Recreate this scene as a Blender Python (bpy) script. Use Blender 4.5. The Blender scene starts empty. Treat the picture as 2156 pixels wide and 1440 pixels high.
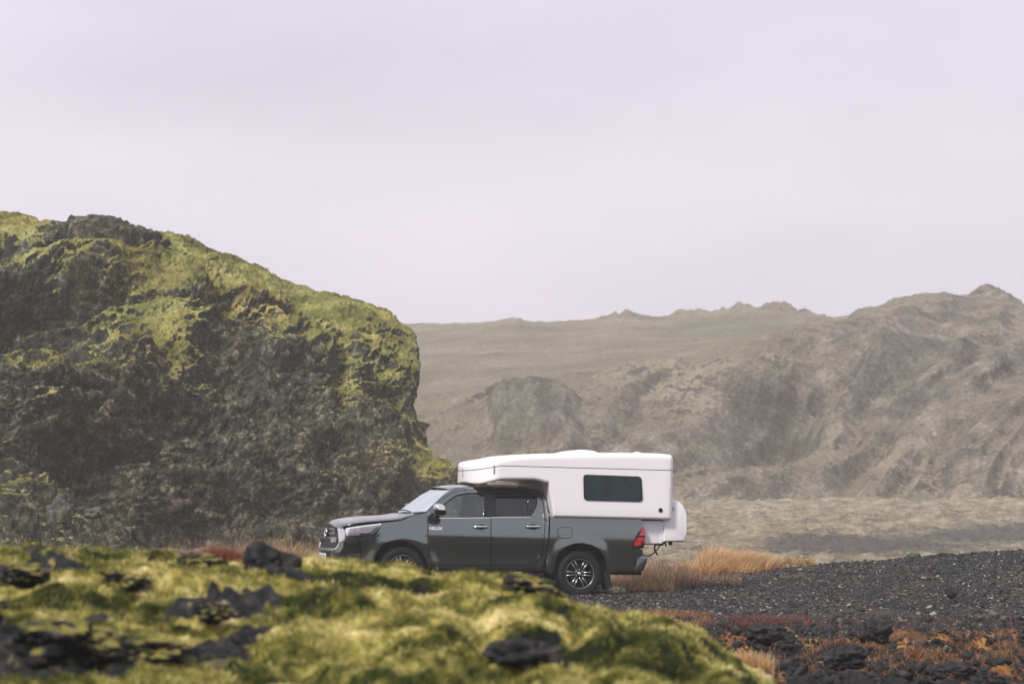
import bpy, bmesh, math, random
import numpy as np
from mathutils import Vector, Matrix, geometry

# ------------------------------------------------------------------ camera
sc = bpy.context.scene
COL = sc.collection
CAM_H = 1.65
F = 5090.0                      # focal length in photo pixels (85 mm on full frame)
PITCH = math.atan(327 / F)
FOCUS = 40.6
cam_d = bpy.data.cameras.new("camera")
cam = bpy.data.objects.new("camera", cam_d)
COL.objects.link(cam)
cam.location = (0, 0, CAM_H)
cam.rotation_euler = (math.pi / 2 + PITCH, 0, 0)
cam_d.lens = 85.0
cam_d.sensor_width = 36.0
cam_d.clip_start = 0.1
cam_d.clip_end = 8000
cam_d.dof.use_dof = True
cam_d.dof.focus_distance = FOCUS
cam_d.dof.aperture_fstop = 2.8
cam_d.dof.aperture_blades = 9
sc.camera = cam

# ------------------------------------------------------------------ world and sun
SUN_EL, SUN_AZ = math.radians(44), math.radians(218)     # azimuth clockwise from +Y
w = bpy.data.worlds.new("World")
sc.world = w
w.use_nodes = True
nt = w.node_tree
nt.nodes.clear()
N = nt.nodes.new; L = nt.links.new
out = N('ShaderNodeOutputWorld'); bg = N('ShaderNodeBackground')
sky = N('ShaderNodeTexSky'); sky.sky_type = 'NISHITA'; sky.sun_disc = False
sky.sun_elevation = SUN_EL; sky.sun_rotation = SUN_AZ
sky.air_density = 1.5; sky.dust_density = 4.0
tc = N('ShaderNodeTexCoord'); mp = N('ShaderNodeMapping'); mp.inputs['Scale'].default_value = (1.2, 1.2, 3.5)
no = N('ShaderNodeTexNoise'); no.inputs['Scale'].default_value = 3.2; no.inputs['Detail'].default_value = 4
cr = N('ShaderNodeValToRGB')
cr.color_ramp.elements[0].position = 0.25; cr.color_ramp.elements[0].color = (5.2, 5.0, 5.75, 1)
cr.color_ramp.elements[1].position = 0.75; cr.color_ramp.elements[1].color = (6.8, 6.35, 7.25, 1)
mx = N('ShaderNodeMix'); mx.data_type = 'RGBA'; mx.inputs[0].default_value = 0.93
L(tc.outputs['Generated'], mp.inputs[0]); L(mp.outputs[0], no.inputs[0]); L(no.outputs['Fac'], cr.inputs[0])
L(sky.outputs[0], mx.inputs[6]); L(cr.outputs[0], mx.inputs[7]); L(mx.outputs[2], bg.inputs[0])
bg.inputs[1].default_value = 0.10
L(bg.outputs[0], out.inputs[0])
sun_d = bpy.data.lights.new("sun", 'SUN'); sun_d.energy = 2.8; sun_d.angle = math.radians(10); sun_d.color = (1.0, 0.93, 0.85)
sun = bpy.data.objects.new("sun", sun_d); COL.objects.link(sun)
sdir = Vector((math.sin(SUN_AZ) * math.cos(SUN_EL), math.cos(SUN_AZ) * math.cos(SUN_EL), math.sin(SUN_EL)))
sun.rotation_euler = sdir.to_track_quat('Z', 'Y').to_euler()
sc.view_settings.view_transform = 'Standard'
sc.view_settings.look = 'None'
sc.view_settings.exposure = 0.45
sc.cycles.volume_bounces = 2
sc.cycles.max_bounces = 6
sc.cycles.transparent_max_bounces = 12
sc.cycles.use_denoising = True
sc.cycles.sample_clamp_indirect = 4
sc.cycles.caustics_reflective = False
sc.cycles.caustics_refractive = False

# ------------------------------------------------------------------ helpers
CP, SP = math.cos(PITCH), math.sin(PITCH)
def ray(px, py):
    a = (np.asarray(px, float) - 1078) / F; b = -(np.asarray(py, float) - 720) / F
    return np.stack([a, CP - b * SP, SP + b * CP], -1)
def P(px, py, Y):
    """world point at distance Y (metres along +Y) seen towards photo pixel px, py"""
    r = ray(px, py); t = np.asarray(Y, float) / r[..., 1]
    q = r * t[..., None]; q[..., 2] += CAM_H
    return q
def proj(G):
    r = G - np.array([0, 0, CAM_H]); f_ = r[..., 1] * CP + r[..., 2] * SP; u_ = -r[..., 1] * SP + r[..., 2] * CP
    return 1078 + F * r[..., 0] / f_, 720 - F * u_ / f_
def tag(o, label=None, cat=None, group=None, kind=None):
    if label: o['label'] = label
    if cat: o['category'] = cat
    if group: o['group'] = group
    if kind: o['kind'] = kind
    return o
def link(name, me, mat=None, parent=None, smooth=True):
    o = bpy.data.objects.new(name, me); COL.objects.link(o)
    if mat is not None and len(me.materials) == 0: me.materials.append(mat)
    if smooth and len(me.polygons): me.polygons.foreach_set('use_smooth', np.ones(len(me.polygons), bool))
    if parent is not None: o.parent = parent
    return o
def np_mesh(name, V, Fc, nper):
    """V (n,3), Fc flat index array of faces with nper corners each"""
    me = bpy.data.meshes.new(name)
    V = np.ascontiguousarray(V, np.float32); Fc = np.ascontiguousarray(Fc, np.int32).ravel()
    nf = len(Fc) // nper
    me.vertices.add(len(V)); me.vertices.foreach_set('co', V.ravel())
    me.loops.add(len(Fc)); me.loops.foreach_set('vertex_index', Fc)
    me.polygons.add(nf); me.polygons.foreach_set('loop_start', np.arange(nf, dtype=np.int32) * nper)
    try: me.polygons.foreach_set('loop_total', np.full(nf, nper, np.int32))
    except Exception: pass
    me.update(calc_edges=True)
    return me
def grid_faces(nr, nc, flip=False):
    i = np.arange(nr - 1)[:, None] * nc + np.arange(nc - 1)[None, :]
    q = np.stack([i, i + 1, i + nc + 1, i + nc], -1).reshape(-1, 4)
    return q[:, ::-1] if flip else q
def grid_mesh(name, G, flip=False):
    nr, nc = G.shape[:2]
    return np_mesh(name, G.reshape(-1, 3), grid_faces(nr, nc, flip), 4)
def attr(me, name, a):
    at = me.attributes.new(name, 'FLOAT', 'POINT'); at.data.foreach_set('value', np.ascontiguousarray(a, np.float32).ravel())
def grid_normals(G):
    du = np.gradient(G, axis=1); dv = np.gradient(G, axis=0)
    n = np.cross(du, dv); n /= np.linalg.norm(n, axis=-1, keepdims=True) + 1e-9
    return n
def sstep(a, b, x):
    t = np.clip((x - a) / (b - a), 0, 1); return t * t * (3 - 2 * t)
_rs = np.random.RandomState(7)
_perm = np.concatenate([_rs.permutation(256)] * 3).astype(np.int32)
_gr = _rs.normal(size=(256, 3)).astype(np.float32); _gr /= np.linalg.norm(_gr, axis=1, keepdims=True)
def noise(p):
    p = np.asarray(p, np.float32); sh = p.shape[:-1]; p = p.reshape(-1, 3)
    i = np.floor(p).astype(np.int32); f = p - i; i &= 255
    u = f * f * f * (f * (f * 6 - 15) + 10)
    res = None
    def g(dx, dy, dz):
        h = _perm[_perm[_perm[(i[:, 0] + dx) & 255] + ((i[:, 1] + dy) & 255)] + ((i[:, 2] + dz) & 255)]
        gg = _gr[h]
        return gg[:, 0] * (f[:, 0] - dx) + gg[:, 1] * (f[:, 1] - dy) + gg[:, 2] * (f[:, 2] - dz)
    def lx(dy, dz):
        a = g(0, dy, dz); return a + u[:, 0] * (g(1, dy, dz) - a)
    a = lx(0, 0); a = a + u[:, 1] * (lx(1, 0) - a)
    b = lx(0, 1); b = b + u[:, 1] * (lx(1, 1) - b)
    return ((a + u[:, 2] * (b - a)) * 1.7).reshape(sh)
def fbm(p, o=4, gain=.5, lac=2.03):
    s = 0; a = 1.0
    for k in range(o):
        s = s + a * noise(p); p = p * lac + 13.7; a *= gain
    return s
def ridged(p, o=3, gain=.5):
    s = 0; a = 1.0
    for k in range(o):
        s = s + a * (1 - 2 * np.abs(noise(p))); p = p * 2.1 + 5.3; a *= gain
    return s
def billow(p, o=3, gain=.5):
    s = 0; a = 1.0
    for k in range(o):
        s = s + a * (np.abs(noise(p)) * 2 - .5); p = p * 2.1 + 7.1; a *= gain
    return s
def cells(p):
    """Worley: distance to nearest feature point (F1), second (F2)"""
    sh = p.shape[:-1]; p = np.asarray(p, np.float32).reshape(-1, 3)
    i = np.floor(p).astype(np.int32); f = p - i
    f1 = np.full(len(p), 9., np.float32); f2 = f1.copy(); idn = np.zeros(len(p), np.int32)
    for dx in (-1, 0, 1):
        for dy in (-1, 0, 1):
            for dz in (-1, 0, 1):
                h = _perm[_perm[_perm[(i[:, 0] + dx) & 255] + ((i[:, 1] + dy) & 255)] + ((i[:, 2] + dz) & 255)]
                o = _gr[h] * .45 + .5
                d = np.sqrt(((o + np.array([dx, dy, dz], np.float32) - f) ** 2).sum(1))
                m = d < f1
                f2 = np.where(m, f1, np.minimum(f2, d)); idn = np.where(m, h, idn); f1 = np.where(m, d, f1)
    return f1.reshape(sh), f2.reshape(sh), idn.reshape(sh)
def catmull(ctrl, n, axis=0):
    """uniform Catmull-Rom through control rows along axis, n samples"""
    c = np.moveaxis(np.asarray(ctrl, float), axis, 0); k = len(c)
    c = np.concatenate([2 * c[:1] - c[1:2], c, 2 * c[-1:] - c[-2:-1]])
    if np.isscalar(n): t = np.linspace(0, k - 1, n)
    else: t = np.asarray(n)
    i = np.clip(t.astype(int), 0, k - 2); f = (t - i).reshape((-1,) + (1,) * (c.ndim - 1))
    p0, p1, p2, p3 = c[i], c[i + 1], c[i + 2], c[i + 3]
    r = .5 * (2 * p1 + (p2 - p0) * f + (2 * p0 - 5 * p1 + 4 * p2 - p3) * f ** 2 + (3 * p1 - p0 - 3 * p2 + p3) * f ** 3)
    return np.moveaxis(r, 0, axis)

# ------------------------------------------------------------------ materials
def mat(name):
    m = bpy.data.materials.new(name); m.use_nodes = True
    return m, m.node_tree, m.node_tree.nodes['Principled BSDF']
def simple(name, col, rough=.5, metal=0., spec=None, coat=0, bump=None, vary=0.0):
    m, t, b = mat(name)
    b.inputs['Base Color'].default_value = (*col, 1); b.inputs['Roughness'].default_value = rough
    b.inputs['Metallic'].default_value = metal
    if spec is not None: b.inputs['Specular IOR Level'].default_value = spec
    if coat: b.inputs['Coat Weight'].default_value = coat; b.inputs['Coat Roughness'].default_value = .04
    n = t.nodes.new('ShaderNodeTexNoise'); n.inputs['Scale'].default_value = bump[0] if bump else 6; n.inputs['Detail'].default_value = 6
    c = t.nodes.new('ShaderNodeTexCoord'); t.links.new(c.outputs['Object'], n.inputs[0])
    if vary:
        r = t.nodes.new('ShaderNodeValToRGB')
        r.color_ramp.elements[0].position = .3; r.color_ramp.elements[1].position = .7
        r.color_ramp.elements[0].color = tuple(x * (1 - vary) for x in col) + (1,)
        r.color_ramp.elements[1].color = tuple(min(1, x * (1 + vary)) for x in col) + (1,)
        t.links.new(n.outputs['Fac'], r.inputs[0]); t.links.new(r.outputs[0], b.inputs['Base Color'])
    if bump:
        bp = t.nodes.new('ShaderNodeBump'); bp.inputs['Strength'].default_value = bump[1]; bp.inputs['Distance'].default_value = bump[2]
        t.links.new(n.outputs['Fac'], bp.inputs['Height']); t.links.new(bp.outputs[0], b.inputs['Normal'])
    return m
def ramp(t, stops, fac=None, interp='LINEAR'):
    r = t.nodes.new('ShaderNodeValToRGB'); e = r.color_ramp.elements; r.color_ramp.interpolation = interp
    while len(e) < len(stops): e.new(.5)
    for k, (p, c) in enumerate(stops):
        e[k].position = p; e[k].color = (*c, 1) if len(c) == 3 else c
    if fac is not None: t.links.new(fac, r.inputs[0])
    return r.outputs[0]
def tnoise(t, scale, detail=6, rough=.55, dist=0, sc3=None, off=None):
    c = t.nodes.new('ShaderNodeTexCoord'); src = c.outputs['Object']
    if sc3 or off:
        mp = t.nodes.new('ShaderNodeMapping')
        if sc3: mp.inputs['Scale'].default_value = sc3
        if off: mp.inputs['Location'].default_value = off
        t.links.new(src, mp.inputs[0]); src = mp.outputs[0]
    n = t.nodes.new('ShaderNodeTexNoise'); n.inputs['Scale'].default_value = scale; n.inputs['Detail'].default_value = detail
    n.inputs['Roughness'].default_value = rough; n.inputs['Distortion'].default_value = dist
    t.links.new(src, n.inputs[0]); return n.outputs['Fac']
def mixc(t, fac, a, b, mode='MIX'):
    m = t.nodes.new('ShaderNodeMix'); m.data_type = 'RGBA'; m.blend_type = mode
    if isinstance(fac, float): m.inputs[0].default_value = fac
    else: t.links.new(fac, m.inputs[0])
    for v, k in ((a, 6), (b, 7)):
        if isinstance(v, tuple): m.inputs[k].default_value = (*v, 1)
        else: t.links.new(v, m.inputs[k])
    return m.outputs[2]
def math_(t, op, a, b=None, clamp=False):
    m = t.nodes.new('ShaderNodeMath'); m.operation = op; m.use_clamp = clamp
    for k, v in enumerate((a, b)):
        if v is None: continue
        if isinstance(v, (int, float)): m.inputs[k].default_value = v
        else: t.links.new(v, m.inputs[k])
    return m.outputs[0]
def attr_node(t, name):
    a = t.nodes.new('ShaderNodeAttribute'); a.attribute_name = name; return a.outputs['Fac']
def bump(t, b, h, strength, dist):
    bp = t.nodes.new('ShaderNodeBump'); bp.inputs['Strength'].default_value = strength; bp.inputs['Distance'].default_value = dist
    t.links.new(h, bp.inputs['Height']); t.links.new(bp.outputs[0], b.inputs['Normal'])

def terrain_mat(name, rock, moss, moss_attr='moss', nscale=1.2, bumpd=.05, fine=6.0, mlo=.35, mhi=.65, sat_attr=None):
    """rock: ramp stops, moss: ramp stops; where moss grows comes from the attribute and a fine noise"""
    m, t, b = mat(name)
    n1 = tnoise(t, nscale, 8, .62); n2 = tnoise(t, fine, 8, .65, off=(3, 7, 1)); n3 = tnoise(t, nscale * .35, 4, .5, off=(9, 2, 5))
    rk = ramp(t, rock, math_(t, 'ADD', math_(t, 'MULTIPLY', n1, .6), math_(t, 'MULTIPLY', n2, .4)))
    ms = ramp(t, moss, math_(t, 'ADD', math_(t, 'MULTIPLY', n2, .5), math_(t, 'MULTIPLY', n3, .5)))
    f = math_(t, 'ADD', attr_node(t, moss_attr), math_(t, 'MULTIPLY', math_(t, 'SUBTRACT', n2, .5), 1.7))
    mr = t.nodes.new('ShaderNodeMapRange'); mr.interpolation_type = 'SMOOTHSTEP'
    mr.inputs['From Min'].default_value = mlo; mr.inputs['From Max'].default_value = mhi
    t.links.new(f, mr.inputs[0])
    c = mixc(t, mr.outputs[0], rk, ms)
    t.links.new(c, b.inputs['Base Color'])
    b.inputs['Roughness'].default_value = .95; b.inputs['Specular IOR Level'].default_value = .15
    n4 = tnoise(t, fine * 3, 6, .7)
    h = math_(t, 'ADD', n2, math_(t, 'MULTIPLY', n4, .5))
    bump(t, b, h, .9, bumpd)
    return m, t, b
# ================================================================== TERRAIN
def ledges(px, py, L_):
    """lower side of each line stands proud: list of (points, amp, decay, soft)"""
    d = 0
    for pts, amp, dec, soft in L_:
        X = [q[0] for q in pts]; Yv = [q[1] for q in pts]
        y0 = np.interp(px, X, Yv); env = sstep(X[0] - 40, X[0] + 30, px) * (1 - sstep(X[-1] - 60, X[-1] + 30, px))
        s = py - y0
        d = d + amp * env * sstep(-soft, soft, s) * np.exp(-np.clip(s, 0, None) / dec)
    return d
def blobs(px, py, B):
    d = 0
    for cx, cy, rx, ry, amp in B:
        d = d + amp * np.exp(-(((px - cx) / rx) ** 2 + ((py - cy) / ry) ** 2) ** 1.5)
    return d

# ---------------------------------------------------------------- mossy cliff
cols = [  # (px, py top)
    (-700, 330), (-420, 372), (-180, 405), (-40, 424), (55, 436), (125, 458), (210, 461), (285, 468), (350, 484), (405, 503), (480, 537), (560, 563),
    (640, 604), (700, 620), (780, 631), (835, 650), (862, 668), (880, 694)]
nose_x = [1140, 1085, 1004, 918, 878, 893, 882]
nose_y = [1175, 1080, 990, 925, 858, 765, 690]
fr = [0, .12, .3, .5, .7, .88, 1.0]
dep = np.array([78., 79.5, 80.7, 82.5, 85.5, 89.5, 94.])
net = []
for k, (cx, ty) in enumerate(cols[:-1]):
    col = []
    t = k / (len(cols) - 1)
    wn = sstep(560, 893, cx)
    for r in range(7):
        py = 1175 + (ty - 1175) * fr[r]
        py = py * (1 - wn) + (nose_y[r] + (ty - 690) * fr[r]) * wn
        px = cx + (nose_x[r] - 893) * sstep(300, 893, cx) ** 1.6
        Y = dep[r] + 1.5 * t * 3 - 2 + wn * (87.5 - dep[r]) * (.35 if r > 2 else .0)
        col.append(P(px, py, Y))
    top = col[-1]
    col.append(top + np.array([-.5, 6, -.15])); col.append(top + np.array([-2, 18, -1.5])); col.append(top + np.array([-4, 40, -14]))
    net.append(col)
for dxm, dY, wz in ((0, 0, 0), (-1.2, 7, 0), (-5, 22, 0), (-18, 45, -1)):
    col = []
    for r in range(7):
        Yn = dep[r] + 2.5 + (87.5 - dep[r]) * (.35 if r > 2 else 0.) + 1.3; q = P(nose_x[r], nose_y[r], Yn) + np.array([dxm, dY, wz]); col.append(q)
    top = col[-1]
    col.append(top + np.array([-2, 2.5, -.25])); col.append(top + np.array([-6, 8, -.8])); col.append(top + np.array([-12, 20, -14]))
    net.append(col)
net = np.array(net)                                   # (cols, rows, 3)
tu = np.concatenate([np.linspace(0, 2, 40)[:-1], np.linspace(2, 16, 960)[:-1], np.linspace(16, 17, 110)[:-1], np.linspace(17, 18, 150)[:-1], np.linspace(18, 20, 30)])
tv = np.concatenate([np.linspace(0, 6, 760)[:-1], np.linspace(6, 7, 90)[:-1], np.linspace(7, 9, 30)])
G = catmull(catmull(net, tu, 0), tv, 1)               # (u, v, 3)
G = np.moveaxis(G, 0, 1)                              # rows = v, cols = u
px, py = proj(G)
vv = np.repeat(tv[:, None], len(tu), 1)
face = 1 - sstep(6.0, 6.6, vv)
D = blobs(px, py, [(95, 690, 160, 75, -4.2), (20, 650, 90, 60, -1.2), (330, 770, 90, 90, 1.6), (200, 590, 60, 35, 1.0), (370, 625, 32, 26, 1.1),
                   (200, 508, 150, 44, 2.2), (450, 640, 120, 60, .7), (715, 800, 26, 90, -1.2), (560, 900, 90, 50, -.5), 
                   (120, 830, 90, 25, .9), (180, 1000, 120, 60, -1.0), (720, 1010, 60, 90, -1.1), (560, 1080, 110, 40, -.8), (780, 930, 60, 60, .8),
                   (300, 1060, 70, 60, .6), (800, 1020, 90, 70, .5)]) * face
nosek = 1 - sstep(840, 885, px)
D = D + nosek * ledges(px, py, [([(-400, 575), (0, 562), (150, 550), (330, 545), (440, 575)], 1.5, 130, 5), ([(-400, 830), (0, 790), (120, 782), (235, 765), (300, 742)], 2.6, 120, 5),
                        ([(-400, 930), (0, 900), (130, 872), (250, 850), (330, 872)], 1.2, 90, 5), ([(600, 790), (690, 832), (780, 872), (900, 912)], 1.0, 110, 8),
                        ([(560, 690), (650, 716), (760, 756), (820, 790)], .7, 60, 6), ([(620, 640), (760, 690), (860, 745), (900, 770)], .5, 60, 6),
                        ([(420, 800), (500, 850), (640, 960), (720, 1000)], .5, 90, 8), ([(250, 1000), (450, 985), (700, 1010)], .5, 70, 8),
                        ([(380, 540), (470, 600), (560, 680), (640, 760)], .9, 50, 5), ([(-400, 690), (0, 672), (90, 660), (200, 640), (300, 650)], .9, 50, 5), ([(330, 640), (430, 690), (520, 760), (600, 850)], .9, 50, 5), ([(500, 640), (600, 660), (700, 700), (800, 735)], .7, 40, 4), ([(640, 900), (740, 930), (840, 975), (900, 1000)], .8, 60, 5), ([(200, 900), (330, 930), (460, 925), (600, 960)], .8, 60, 5), ([(60, 1010), (200, 1040), (360, 1050), (520, 1085)], .7, 50, 5)]) * face
nrm = grid_normals(G)
if nrm[300, 500, 1] > 0: nrm = -nrm
ndir = nrm * np.array([1, 1, .3]); ndir[..., 2] = np.clip(ndir[..., 2], -.3, .25)
Gd = G + ndir * (D * (1 - .6 * sstep(5.2, 6.0, vv)))[..., None]
# bedding that dips to the lower right: saw-tooth ledges with warped spacing
def saw(x, sharp=.25):
    f = x - np.floor(x); return np.where(f < sharp, f / sharp, (1 - f) / (1 - sharp))
q = G.copy(); warp = fbm(G * .22, 3); w2 = fbm(G * .07 + 40, 2)
bed = (q[..., 2] * .95 + q[..., 0] * (.16 + .30 * sstep(-9, 0, q[..., 0]))) + warp * .8
b1 = saw(-bed / 1.7 + w2); b2 = saw(-bed / .62 + warp * .7)
k1 = .45 + .5 * fbm(G * .15 + 9, 2)
stretch = np.array([1.0, 1.0, 1.25])
D2 = (.30 * b1 * np.clip(k1 + .3, 0, 1) + .10 * b2) * (1 - sstep(790, 860, px))
D2 = D2 + .95 * fbm(G * stretch * .16, 2) + .30 * ridged(G * stretch * .55 + 3, 3)
c1, c2, _ = cells(G * stretch * .75 + .25 * warp[..., None]); D2 = D2 + .18 * np.clip(c2 - c1, 0, .5)
D2 = D2 * (1 - .40 * sstep(4.6, 5.6, vv))
D2 = (D2 - D2.mean() - .12 - .10 * sstep(4.8, 6, vv)) * (1 - .35 * sstep(5.3, 6.0, vv)) * (1 - .35 * sstep(820, 880, px)) - .25 * sstep(820, 890, px)
Gm = Gd + nrm * D2[..., None]
nm = grid_normals(Gm); nm *= np.sign((nm * nrm).sum(-1, keepdims=True))
n_mid = nm[..., 2].copy()
soft_ = 1 - .50 * sstep(.15, .6, n_mid) * sstep(2, 8, Gm[..., 2] + .3 * Gm[..., 0] + 2)
D3 = (.055 * ridged(G * 1.9, 3) + .055 * billow(G * 3.4 + 4, 3, .65)) * soft_
kx1, kx2, kid = cells(G * np.array([.62, .62, .8]) + .35 * warp[..., None]); lx1, lx2, lid_ = cells(G * np.array([1.5, 1.5, 2.0]) + .3 * warp[..., None])
blk = ((kid * 37 % 101) / 101. - .5) * .42 * sstep(0, .22, kx2 - kx1) + ((lid_ * 53 % 97) / 97. - .5) * .16 * sstep(0, .2, lx2 - lx1)
D3 = D3 + blk * soft_ * face * (1 - sstep(810, 860, px))
cc1, cc2, _ = cells(G * 2.6 + .3 * warp[..., None]); D3 = D3 + (.07 * np.clip(cc2 - cc1, 0, .5) + .05 * noise(G * 8) + .035 * noise(G * 16)) * (.35 + .65 * soft_)
D3 = (D3 - D3.mean()) * (1 - .85 * sstep(835, 875, px) * (1 - sstep(930, 1000, px)))
Gf = Gm + (nrm * .55 + nm * .45) * D3[..., None]
# moss: grows on what faces up, more of it towards the top
hz = Gf[..., 2]
def blur(a, k):
    for ax in (0, 1):
        c = np.cumsum(np.concatenate([np.repeat(a.take([0], ax), k + 1, ax), a, np.repeat(a.take([-1], ax), k, ax)], ax), axis=ax)
        n_ = a.shape[ax]; a = (c.take(np.arange(2 * k + 1, 2 * k + 1 + n_), ax) - c.take(np.arange(n_), ax)) / (2 * k + 1)
    return a
nf_ = grid_normals(Gf); nf_ *= np.sign((nf_ * nrm).sum(-1, keepdims=True))
nb = blur(nf_[..., 2], 2)
macro = fbm(G * .16 + 77, 3)
topb = sstep(2., 11., hz + G[..., 0] * .25 + macro * 1.2)
moss = .09 + 1.0 * sstep(.05, .55, nb) * (.35 + .65 * topb) + .22 * (topb - .5) + .30 * macro
moss += blobs(px, py, [(110, 800, 170, 22, .35), (60, 870, 80, 20, .2), (330, 560, 260, 30, .3), (740, 640, 120, 30, .35), (60, 480, 50, 60, .4), (700, 850, 120, 45, .3),
                       (640, 620, 100, 60, .2), (450, 600, 160, 50, .25), (930, 960, 60, 50, .5), (195, 507, 150, 44, -1.3), (100, 690, 120, 60, -.3), (205, 585, 40, 24, -.6), (35, 590, 50, 20, -.5),
                       (300, 1060, 400, 90, -.25), (800, 1090, 200, 60, -.1)])
me = grid_mesh('cliff', Gf, flip=True)
attr(me, 'moss', moss)
attr(me, 'tint', np.clip(.5 + .8 * fbm(G * .25 + 31, 3) + .35 * sstep(5, 1, hz) - .1, 0, 1))
rockc = [(.34, (.008, .012, .011)), (.45, (.027, .033, .025)), (.54, (.072, .077, .057)), (.63, (.25, .25, .20))]
mossc = [(.34, (.045, .058, .018)), (.45, (.125, .14, .040)), (.54, (.25, .25, .085)), (.66, (.48, .44, .19))]
m_cliff, t_, b_ = terrain_mat('cliff_rock_moss', rockc, mossc, nscale=2.2, fine=8.0, bumpd=.08, mlo=.36, mhi=.60)
base_c = b_.inputs['Base Color'].links[0].from_socket
tn = mixc(t_, attr_node(t_, 'tint'), (1.0, 1.03, .95), (1.0, .84, .70))
t_.links.new(mixc(t_, .75, base_c, tn, 'MULTIPLY'), b_.inputs['Base Color'])
cliff = tag(link('cliff', me, m_cliff), kind='structure')

# ---------------------------------------------------------------- far hillside in the mist
hc = [300, 700, 870, 960, 1060, 1180, 1300, 1430, 1560, 1690, 1800, 1900, 1990, 2080, 2170, 2320, 2700]
crest = dict(zip(hc, [652, 652, 652, 649, 645, 648, 637, 640, 629, 634, 671, 650, 633, 634, 660, 700, 720]))
rim = dict(zip(hc, [860, 850, 838, 822, 806, 790, 776, 756, 716, 692, 668, 649, 632, 633, 659, 700, 720]))
net = []
for cx in hc:
    far = 1 - sstep(1700, 1900, cx)
    r_, c_ = rim[cx], crest[cx]; dr = 232 + 26 * sstep(1300, 1900, cx)
    col = [P(cx, 1075, 168), P(cx, 1051, 188), P(cx, 1051 + (r_ - 1051) * .22, 199), P(cx, 1051 + (r_ - 1051) * .5, 211), P(cx, 1051 + (r_ - 1051) * .8, 222), P(cx, r_, dr)]
    if far > .5:
        col += [P(cx, r_ + (c_ - r_) * .33, dr + 40), P(cx, r_ + (c_ - r_) * .72, dr + 95), P(cx, c_, 400 - 40 * sstep(1500, 1900, cx))]
    else:
        col += [P(cx, r_ + 3, dr + 30), P(cx, r_ + 7, dr + 60), P(cx, r_ + 14, 345)]
    top = col[-1]; col += [top + np.array([0, 40, -3]), top + np.array([0, 120, -40])]
    net.append(col)
net = np.array(net)
tu = np.linspace(0, 16, 1250)
tv = np.concatenate([np.linspace(0, 1, 20)[:-1], np.linspace(1, 5, 330)[:-1], np.linspace(5, 8, 230)[:-1], np.linspace(8, 9, 40)[:-1], np.linspace(9, 10, 10)])
G = np.moveaxis(catmull(catmull(net, tu, 0), tv, 1), 0, 1)
px, py = proj(G); vv = np.repeat(tv[:, None], len(tu), 1)
nrm = grid_normals(G)
if nrm[100, 500, 2] < 0: nrm = -nrm
steep = sstep(.9, 1.6, vv) * (1 - sstep(4.7, 5.6, vv))
steep = np.maximum(steep, sstep(1650, 1850, px) * sstep(.9, 1.4, vv) * (1 - sstep(8.5, 9, vv)))
# gullies running down to the lower left, rock ribs between them
wr = fbm(G * .03, 3)
gc = (G[..., 0] * .8 - G[..., 2] * 1.15) * .085 + wr * .35
rib = ridged(np.stack([gc, G[..., 2] * .018, G[..., 1] * .004], -1), 3, .55)
gc2 = (G[..., 0] * .8 - G[..., 2] * 1.0) * .30 + wr * .7
rib2 = ridged(np.stack([gc2, G[..., 2] * .07, G[..., 1] * .01], -1), 2, .5)
D = steep * (2.3 * rib + .75 * rib2) + 1.6 * fbm(G * .045 + 5, 3) * (.25 + .75 * steep)
c1, c2, _ = cells(G * np.array([.22, .22, .3]) + .3 * wr[..., None])
D = D + (.35 + 1.0 * steep * sstep(.0, .5, fbm(G * .05 + 60, 2) + .25)) * np.clip(c2 - c1, 0, .6) * .7 + .22 * steep * ridged(G * .45, 3) + .16 * fbm(G * .9, 3)
bmp = sum(a_ * np.exp(-((px - c_) / w_) ** 2) for c_, w_, a_ in ((1085, 22, .7), (1300, 40, .9), (1330, 26, .6), (1432, 22, 1.5), (1472, 22, 1.1), (1522, 22, 1.4), (1570, 32, 2.2), (1640, 45, 1.8), (1690, 40, .9)))
bmp = bmp * (1 - sstep(1690, 1735, px))
D = D + .55 * bmp * sstep(7.3, 7.95, vv) * (1 - sstep(8.05, 8.5, vv)) * np.clip(1 + 1.1 * fbm(np.stack([G[..., 0] * .5, G[..., 1] * .1, G[..., 0] * 0 + 8.3], -1), 3), 0, 3)
D = D + blobs(px, py, [(1620, 900, 110, 80, -5.0), (1640, 820, 80, 20, 1.6), (1840, 745, 150, 40, 1.5), (1290, 850, 60, 60, 1.0), (2100, 900, 120, 90, 2)])
D = D + ledges(px, py, [([(1030, 868), (1130, 862), (1225, 872)], 1.8, 60, 4), ([(1500, 815), (1620, 800), (1720, 850), (1800, 900)], 1.4, 50, 6), ([(1120, 760), (1400, 730), (1600, 708), (1700, 700)], .8, 60, 8)])
def bx(cx, cy, rx, ry, p_=6): return np.exp(-np.abs((px - cx + 10 * wr) / rx) ** p_ - np.abs((py - cy + 6 * wr) / ry) ** p_)
outc = bx(1130, 905, 88, 44, 10) * (1 - .6 * sstep(1130, 1230, px)); hollow = bx(1640, 850, 80, 46, 4)
D = D + 4.0 * outc * (1 + .25 * noise(np.stack([G[..., 0] * .9, G[..., 2] * .1, G[..., 1] * 0], -1)))
D = D - D[40:580].mean() - .3
ndir = nrm.copy(); ndir[..., 2] *= np.where(px > 1700, .6, 1 - .4 * steep)
D = D * (1 - np.where(px > 1750, .8, .5) * sstep(4.4, 5, vv) * (1 - sstep(5, 5.5, vv)))
Gf = G + ndir * D[..., None]
nf_ = grid_normals(Gf); nf_ *= np.sign((nf_ * nrm).sum(-1, keepdims=True))
grass_m = .20 + .85 * sstep(.45, .95, blur(nf_[..., 2], 1)) - .25 + .12 + .25 * fbm(G * .05 + 20, 3) - .28 * steep * sstep(-.2, .7, rib)
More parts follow.
